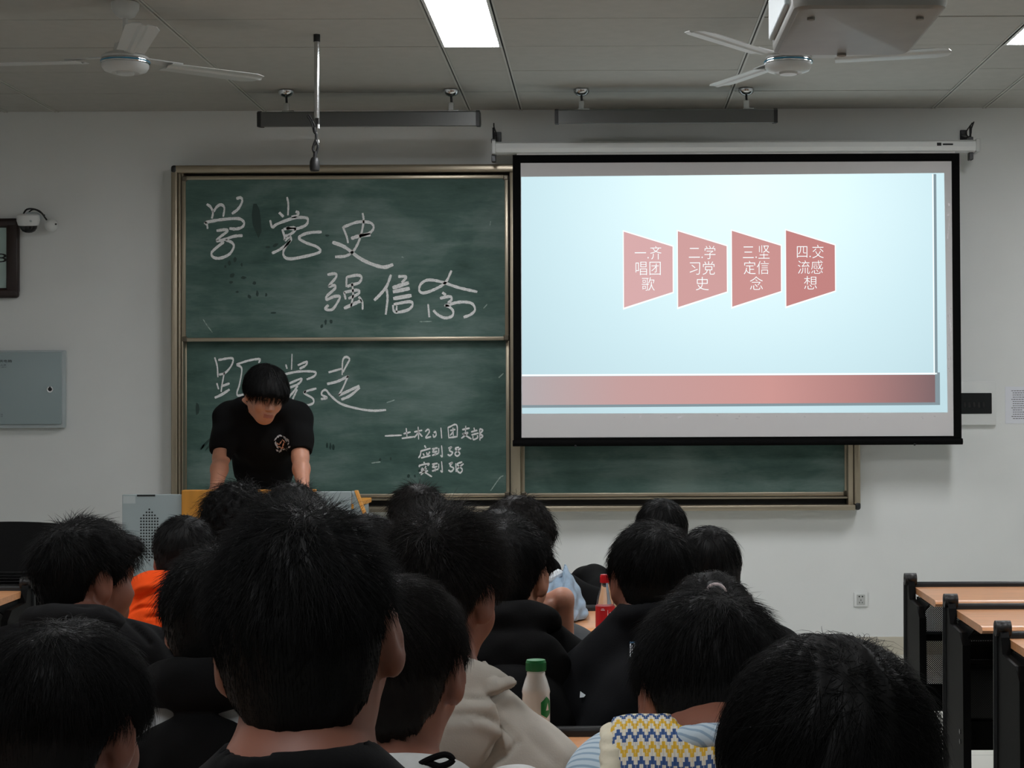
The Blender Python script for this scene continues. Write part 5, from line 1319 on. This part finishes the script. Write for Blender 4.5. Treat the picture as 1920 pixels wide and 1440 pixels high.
print('CORD', q); q = np.array(q if q is not None else at(815, 1432, 2.25)); m = MB(p5['org'])
m.tube(catmull([q + V(-.035, 0, -.012), q + V(-.01, -.006, .004), q + V(.014, -.008, .012), q + V(.024, -.006, .004), q + V(.008, -.008, -.003), q + V(-.012, -.004, .0), q + V(-.03, .0, -.02)], 6), .0042); m.build('hood_cord', C_black, p5['root'], smooth=True)
# row with the oat grey hoodie
p6 = student('person with fluffy hair wearing an oat grey hoodie, behind the white drink bottle', 845, 958, 2.92, 4, s=1.0, yaw=-22, pitch=10, roll=-3, style='short', thick=.027, nape=.006, strands=9000, slen=.05, lift=.55, wid=.0008, vox=.006, hvox=.0045, top_kind='hoodie', top_m=C_grey, hood=dict(w=.1, d=.04, h=.085, drop=.03, r=.016, rot=14, plain=1), seed=26, extra=[([(852, 1290, 2.82), (890, 1293, 2.79), (930, 1287, 2.79), (955, 1279, 2.80), (966, 1280, 2.79)], [.010, .0115, .0115, .010, .007], .01), ([(868, 1266, 2.87), (903, 1248, 2.87), (908, 1280, 2.85)], [.007, .006, .008], .02), ([(908, 1272, 2.86), (922, 1262, 2.87), (950, 1277, 2.86)], [.006, .006, .007], .012)],
    sculpt=[([(850, 1306), (900, 1309), (935, 1302), (970, 1286)], -.007, 5), ([(855, 1324), (910, 1326), (965, 1306)], .006, 10), ([(845, 1341), (890, 1340), (925, 1348), (955, 1372), (968, 1390)], -.011, 6), ([(845, 1362), (895, 1358), (935, 1378), (952, 1400)], .010, 13), ([(928, 1362), (923, 1395), (905, 1425)], -.0035, 3), ([(972, 1390), (952, 1412), (912, 1440)], -.010, 6), ([(1000, 1298), (1004, 1350)], -.0035, 4), ([(866, 1344), (880, 1358)], -.006, 4), ([(990, 1380), (1040, 1430)], -.004, 9), ([(1010, 1360), (1060, 1420)], .004, 10)],
    folds=True, body_dx=.0, hair_m=M_hairb, whorl=(.01, -.085, .075), shoulders=.15, bulge=(.7, 1, 1.1), drop=.035, lap=True)
p7 = student('person in a light grey jacket with a pointed black hood, left of the nearest head', 412, 1024, 3.0, 4, s=1.0, yaw=3, pitch=8, style='short', thick=.02, nape=.008, strands=5000, slen=.035, lift=.5, wid=.0009, top_kind='hoodie', top_m=C_lgrey, hood_m=C_black, hood=dict(w=.12, d=.05, h=.08, drop=.08, point=.21, r=.028), seed=31, shoulders=.2, shrug=(.02, .02))
p20 = student('person with black hair tied up by a pale hair band, behind the zigzag vest student', 1332, 1081, 3.15, 4, s=.92, pitch=22, style='tied', thick=.008, nape=.004, strands=4000, slen=.06, lift=.06, wid=.0008, top_kind='hoodie', top_m=C_black, seed=36, whorl=(0, -.1, .02), shoulders=.12, drop=.06, lap=True)
hp = p20['P']; dv0 = nrm(hp(.004, -.15, .045) - hp(.004, -.104, .06)); tk = Field(); c0 = hp(.004, -.104, .06); tk.ell(c0 - dv0 * .02, (.024, .03, .024), k=.01); tk.cap(c0, c0 + dv0 * .02, .0155, .0155, .01); tk.chain([c0, hp(.004, -.15, .045), hp(0, -.155, -.05)], [.011, .0135, .011], .01); v, qd = tk.mesh(.005); mesh_from('ponytail', v, qd, p20['root'], M_hair, p20['org'])
m = MB(p20['org']); n_ = 18; dvec = nrm(hp(.004, -.15, .045) - c0); ua = nrm(np.cross(dvec, V(0, 0, 1))); ub = np.cross(ua, dvec); cc_ = c0 + dvec * .026
m.tube([Vector(cc_ + ua * .0165 * math.cos(2 * PI * i / n_) + ub * .0165 * math.sin(2 * PI * i / n_)) for i in range(n_)], .004, 8, closed=True); m.build('hair_band', mat('pale_band', (206, 190, 190), .7), p20['root'], smooth=True)
# row beyond
p8 = student('person in a black puffy jacket turning the face to the right, at the left side', 165, 973, 3.8, 3, s=.99, yaw=-42, pitch=4, style='short', thick=.02, nape=.006, strands=5000, slen=.04, lift=.55, wid=.001, top_kind='hoodie', top_m=C_black2, hood=dict(w=.13, d=.05, h=.06, drop=.06, r=.022), sculpt=[([(205, 1140), (245, 1165), (280, 1205)], -.012, 6), ([(255, 1150), (300, 1185), (318, 1225)], -.010, 6), ([(20, 1175), (60, 1195), (90, 1235)], -.012, 6), ([(120, 1128), (165, 1135), (215, 1126)], -.008, 4)], seed=41, shoulders=.245, drop=-.01, back=.03, shrug=(.045, .045), face=True, vox=.005, hvox=.0045, tuft=[(.02, .08, .075, .035, .03, .03)])
ep = p8['P'](.083, -.006, -.036); m = MB(p8['org']); m.sph(ep, .004, 10); m.build('earring', M_chrome, p8['root'], smooth=True)
w16 = np.array(at(1052, 1128, 3.9)); 
p16 = student('person in a black hoodie resting the cheek on a bent bare right hand', 958, 974, 3.85, 3, s=.96, yaw=-18, pitch=6, style='short', thick=.018, nape=.006, strands=4000, slen=.035, lift=.4, wid=.001, top_kind='hoodie', top_m=C_black, hood=dict(w=.14, d=.06, h=.1, drop=.06), drop=.0, seed=46, skin=M_skin2, shrug=(.02, 0), vox=.0055, face=True,
    arms={'R': dict(wrist=np.array(at(1054, 1124, 3.95)), pole=(-.1, .5, -1), dir=(-.9, .25, -.25), nor=(.25, -.2, .95), bare=True, curl=1.1)}, hvox=.0045)
p17 = student('person in a black jacket and dark glasses seated right of the cola bottle', 1221, 979, 3.8, 3, s=1.0, yaw=13, pitch=5, style='short', thick=.016, nape=.01, strands=4500, slen=.045, lift=.18, wid=.001, top_kind='jacket', top_m=C_navy, drop=-.035, shrug=(-.035, -.02), seed=51, shoulders=.185, hvox=.0045, ears=1.1, face=True, vox=.0055)
gp = p17['P']; m = MB(p17['org'])
for q in (-1, 1):
    m.tube([gp(q * .085, -.012, .018), gp(q * .08, .05, .016), gp(q * .062, .1, .014)], .0024)
    m.tube([gp(q * .034 + .027 * math.cos(a), .104 - .004 * abs(math.cos(a)), .006 + .021 * math.sin(a)) for a in np.linspace(0, 2 * PI, 16)[:-1]], .002, 6, closed=True)
m.tube([gp(-.008, .108, .01), gp(.008, .108, .01)], .002); m.build('glasses', M_blackp, p17['root'])
m = MB(p17['org']); q = np.array(at(1196, 1217, 3.8)); 
JAC = [o for o in p17['root'].children if o.name.startswith('jacket')][0]
def tree_of(o, org): 
    me = o.data; return BVHTree.FromPolygons([v.co + Vector(org) for v in me.vertices], [p.vertices[:] for p in me.polygons])
bv = tree_of(JAC, p17['org'])
def onto(bv, px_, py_, lift=.0022, back=False):
    o = Vector((0, 0, CAMZ)); dd = (at(px_, py_, 5.0) - o).normalized(); h = bv.ray_cast(o, dd)
    return h[0] - dd * lift if h[0] is not None else None
def decal(bv, polys, org, name, m_, parent, lift=.0022):
    mb = MB(org); okc = 0
    for poly in polys:
        ps = [onto(bv, x, y, lift) for x, y in poly]
        if any(p is None for p in ps): continue
        mb.bm.faces.new([mb.bm.verts.new(p - mb.off) for p in ps]); okc += 1
    if okc: return mb.build(name, m_, parent)
    mb.bm.free(); print('decal missed', name)
decal(bv, [[(1181, 1206), (1183, 1206), (1183, 1232), (1181, 1232)], [(1184, 1209), (1186.5, 1209), (1186.5, 1225), (1184, 1225)], [(1188, 1205), (1192, 1205), (1191, 1215), (1188, 1215)]], p17['org'], 'back_print', mat('print_white', (208, 216, 220), .7), p17['root'])
decal(bv, [[(1181, 1203), (1194, 1203), (1194, 1206), (1181, 1206)], [(1189, 1208), (1195, 1207), (1195, 1214), (1190, 1216)]], p17['org'], 'back_print', mat('print_blue', (84, 132, 172), .7), p17['root'])
decal(bv, [[(1088, 1296), (1098, 1303), (1095, 1307), (1087, 1308)]], p17['org'], 'jacket_tag', mat('print_white', (208, 216, 220), .7), p17['root'], .004)
p21 = student('person almost outside the left edge, only a bare hand in the picture', -150, 1000, 3.75, 3, s=1.0, strands=600, top_kind='hoodie', top_m=C_white, seed=55, vox=.0065,
    arms={'R': dict(wrist=np.array(at(-12, 1222, 3.85)), pole=(.4, -.1, -1), dir=(.5, .75, -.1), nor=(.2, -.5, .8), curl=.8)})
# far rows
student('person seen as a thin rim of dark hair just behind the hand-resting student', 935, 955, 4.55, 2, s=.98, style='short', thick=.017, strands=1800, slen=.035, lift=.4, seed=61, lap=True, top_m=C_mid, vox=.0085, hvox=.006, wid=.0012)
student('person with curly hair straight in front of the speaker, left of the ruffled head', 443, 907, 5.85, 0, s=1.1, style='short', thick=.024, curly=1.0, strands=2200, slen=.05, lift=.6, seed=64, top_m=C_black, vox=.0085, hvox=.005, wid=.0014)
student('person with a grey collar, between the nearest head and the fluffy grey hoodie student', 692, 964, 4.5, 2, s=1.0, yaw=-14, style='short', thick=.016, strands=1800, slen=.035, lift=.3, seed=67, lap=True, top_m=C_mid, vox=.0085, hvox=.005, wid=.0012, tuft=[(-.075, .0, .095, .02, .02, .022)])
student('person with round dark hair just right of the glasses-wearing student in black', 1330, 987, 5.15, 1, s=.98, yaw=-6, style='cover', thick=.012, nape=.012, strands=2000, slen=.06, lift=.1, seed=70, lap=True, top_m=C_black, vox=.0085, hvox=.005, wid=.0012)
student('person in a bright orange hoodie in front of the lectern', 346, 967, 5.15, 1, s=.97, yaw=4, style='short', thick=.014, strands=1800, slen=.03, lift=.3, seed=73, top_m=C_orange, sculpt=[([(232, 1150), (255, 1125), (285, 1112), (315, 1108)], -.012, 5), ([(228, 1160), (262, 1138), (318, 1140)], -.010, 4), ([(250, 1118), (262, 1102), (300, 1096)], .008, 6), ([(275, 1158), (320, 1150)], -.008, 4)], hood=dict(w=.15, d=.06, h=.09, drop=.05, r=.035), vox=.0075, hvox=.005, wid=.0012, shoulders=.2, body_dx=-.05, ears=1.15)
student('person with ruffled hair below the speaker, right of the curly head', 548, 907, 5.15, 1, s=1.0, style='short', thick=.022, curly=.5, strands=1800, slen=.04, lift=.6, seed=76, top_m=C_black, vox=.0085, hvox=.0055, wid=.0013)
student('person with tousled brown-black hair in front of the blackboard tray, centre', 783, 908, 5.9, 0, s=1.0, style='short', thick=.02, strands=2000, slen=.045, lift=.6, seed=79, top_m=C_black, hair_m=M_hairb, vox=.0085, hvox=.0055, wid=.0013)
p14 = student('person in black with red sleeve pattern, head turned right, beside the denim jacket', 982, 932, 5.75, 0, s=1.0, yaw=-48, pitch=14, style='fringe', thick=.022, strands=2000, slen=.045, lift=.5, curly=.3, seed=82, top_kind='hoodie', top_m=C_black, vox=.006, hvox=.005, wid=.0013, body_dx=.05, face=True, shoulders=.21, hair_m=M_hairb)
student('person with a small neat black head alone against the wall right of centre', 1240, 935, 5.95, 0, s=.98, style='cover', thick=.01, nape=.01, strands=2000, slen=.05, lift=.08, seed=85, lap=True, top_m=C_black, vox=.0085, hvox=.005, wid=.0012)
bv = tree_of([o for o in p14['root'].children if o.name.startswith('hoodie')][0], p14['org'])
rr_ = random.Random(2); pol = []
for i in range(9):
    x, y = 1066 + i * 1.6 + rr_.uniform(-2, 2), 1120 + i * 7; pol.append([(x, y), (x + 4, y + 1.5), (x + 5, y + 4), (x + 1, y + 3)])
decal(bv, pol, p14['org'], 'sleeve_pattern', mat('pattern_red', (150, 44, 48), .8), p14['root'])

# ---------------------------------------------------------------- the speaker
def speaker():
    s = 1.04
    R = rotm(180 + 30, 24, 4)
    H = np.array(at(497, 740, 8.45)); org = (H[0], 8.85, 0)
    t = thing('person', 'standing speaker in black t-shirt leaning with both hands on the lectern, looking down', 'person', org)
    b = Field(); P = head_field(b, H, R, s, 1.0)
    C7 = np.array(at(494, 754, 8.66))
    b.cap(P(0, -.02, -.07), C7, .058 * s, .064 * s, .03)
    Sh = np.array(at(493, 778, 8.74)); pel = np.array(at(496, 960, 8.98)); pel[2] = .95
    T = Field(); T.ell(pel + V(0, 0, .02), (.165, .115, .13), k=.05); T.ell((Sh + pel) / 2 + V(0, .0, .0), (.148, .105, .2), k=.06); T.ell(Sh + V(0, .02, -.10), (.17, .115, .15), k=.05)
    for q in (-1, 1): T.cap(C7 + V(q * .03, .0, -.01), Sh + V(q * .165, .0, .0), .05, .058, .06)
    A = Field(); jo = {}
    for q, sh_, el, wr in ((-1, (426, 786), (415, 858), (404, 934)), (1, (562, 786), (563, 858), (569, 934))):
        S = np.array(at(*sh_, 8.74)); E_ = np.array(at(*el, 8.62)); W_ = np.array(at(*wr, 8.44)); W_[2] = 1.045
        A.chain([S, (S + E_) / 2, E_], [.062, .050, .041], .04); A.chain([E_, E_ * .65 + W_ * .35, W_], [.040, .041, .028], .02); jo[q] = (S, E_, W_)
        hand_field(b, W_, V(q * .25, -1, -.22), V(0, -.2, 1), -q, 1.0, curl=.2, spread=1.6)
    for f in (T, A):
        for q in f.p: b.p.append(q)
    Lg = Field()
    for q in (-1, 1):
        hip = pel + V(q * .09, 0, -.05); kn = hip + V(q * .02, .02, -.4); an = V(kn[0], kn[1] + .03, .09)
        Lg.chain([hip, kn, an], [.09, .062, .042], .03); b.chain([an, an + V(q * .02, -.13, -.045)], [.038, .026], .02)
        sf = Field(); sf.chain([an + V(0, .03, -.04), an + V(q * .02, -.15, -.05)], [.048, .038], .02); v, qd = sf.mesh(.01, lambda D, X, Y, Z: np.maximum(D, .002 - Z)); mesh_from('shoe', v, qd, t, C_shoe, org)
    for q in Lg.p: b.p.append(q)
    v, qd = b.mesh(.0045); o = mesh_from('body', v, qd, t, [M_skin2, M_lip, M_brow], org)
    fc = ((v[qd].mean(1) - H) @ R) / s; mi = np.zeros(len(qd), np.int32)
    mi[(np.abs(fc[:, 0]) < .023) & (fc[:, 2] > -.078) & (fc[:, 2] < -.0575) & (fc[:, 1] > .0885)] = 1
    mi[(np.abs(fc[:, 0]) > .014) & (np.abs(fc[:, 0]) < .048) & (np.abs(fc[:, 2] - .033) < .0045) & (fc[:, 1] > .06)] = 2
    mi[(np.abs(np.abs(fc[:, 0]) - .031) < .014) & (np.abs(fc[:, 2] - .0075) < .002) & (fc[:, 1] > .075)] = 2
    o.data.polygons.foreach_set('material_index', mi)
    tr_ = Lg.copy(.012); tr_.ell(pel + V(0, 0, .0), (.18, .13, .13), k=.04); v, qd = tr_.mesh(.011); mesh_from('trousers', v, qd, t, C_jean, org)
    g = T.copy(.012)
    for q in (-1, 1):
        S, E_, W_ = jo[q]; g.chain([S, S * .45 + E_ * .55, S * .08 + E_ * .92], [.070, .063, .058], .04)
    n_ = 20; g.chain([C7 + V(.078 * math.cos(a), .08 * math.sin(a) - .012, -.012 + .022 * math.sin(a)) for a in np.linspace(0, 2 * PI, n_)], [.013] * n_, .015)
    nv = nrm(V(0, -.45, .9)); ct = C7 + V(0, 0, .012); cz = at(493, 852, 8.7).z
    def post(D, X, Y, Z):
        D = D + .005 * wave(X, Y, Z, 22, 2) + .0025 * wave(X, Y, Z, 50, 4)
        D = np.maximum(D, (X - ct[0]) * nv[0] + (Y - ct[1]) * nv[1] + (Z - ct[2]) * nv[2])
        for q in (-1, 1):
            S, E_, W_ = jo[q]; e = nrm(E_ - S); c = S * .25 + E_ * .75 + e * .025
            out = (X - c[0]) * e[0] + (Y - c[1]) * e[1] + (Z - c[2]) * e[2]
            near = (np.abs(X - c[0]) < .1) & (np.abs(X - Sh[0]) > .152)
            D = np.where(near, np.maximum(D, out), D)
        return D
    v, qd = g.mesh(.006, post); ts = mesh_from('t_shirt', v, qd, t, C_black, org)
    hair_build('hair', t, org, H, R, s, 'bowl', .023, .006, 5, .0045, 6000, .045, .08, 0, .0012, M_hair, (0, -.04, .125), None, .12, rough=.0015)
    # round printed emblem on the chest
    bv = tree_of(ts, org); rg = random.Random(9); gp, op_ = [], []
    for i in range(15):
        a = 2 * PI * i / 15 + rg.uniform(-.1, .1); r = rg.uniform(10, 15.5); cx_, cy_ = 528.5 + r * math.cos(a), 832 + r * math.sin(a) * 1.02; L_ = rg.uniform(3, 5.5); b_ = a + rg.choice([PI / 2, .5, PI / 2 + .5]); w = rg.uniform(1.4, 2.3)
        ux, uy = math.cos(b_), math.sin(b_)
        gp.append([(cx_ - ux * L_, cy_ - uy * L_), (cx_ - uy * w, cy_ + ux * w), (cx_ + ux * L_, cy_ + uy * L_), (cx_ + uy * w, cy_ - ux * w)])
    for x, y, l, a, w in ((526, 830, 6, -1.0, 1.3), (531, 834, 6.5, 1.9, 1.4), (524, 838, 5, .3, 1.2), (532, 827, 5, .8, 1.1), (529, 840, 4, -.4, 1.5), (521, 832, 4, .7, 1)):
        ux, uy = math.cos(a), math.sin(a); op_.append([(x - ux * l, y - uy * l), (x - uy * w, y + ux * w), (x + ux * l, y + uy * l), (x + uy * w, y - ux * w)])
    decal(bv, gp, org, 'chest_emblem', mat('emblem_grey', (170, 170, 174), .8), t, .003); decal(bv, op_, org, 'chest_emblem', mat('emblem_peach', (206, 150, 122), .8), t, .0035)
speaker()
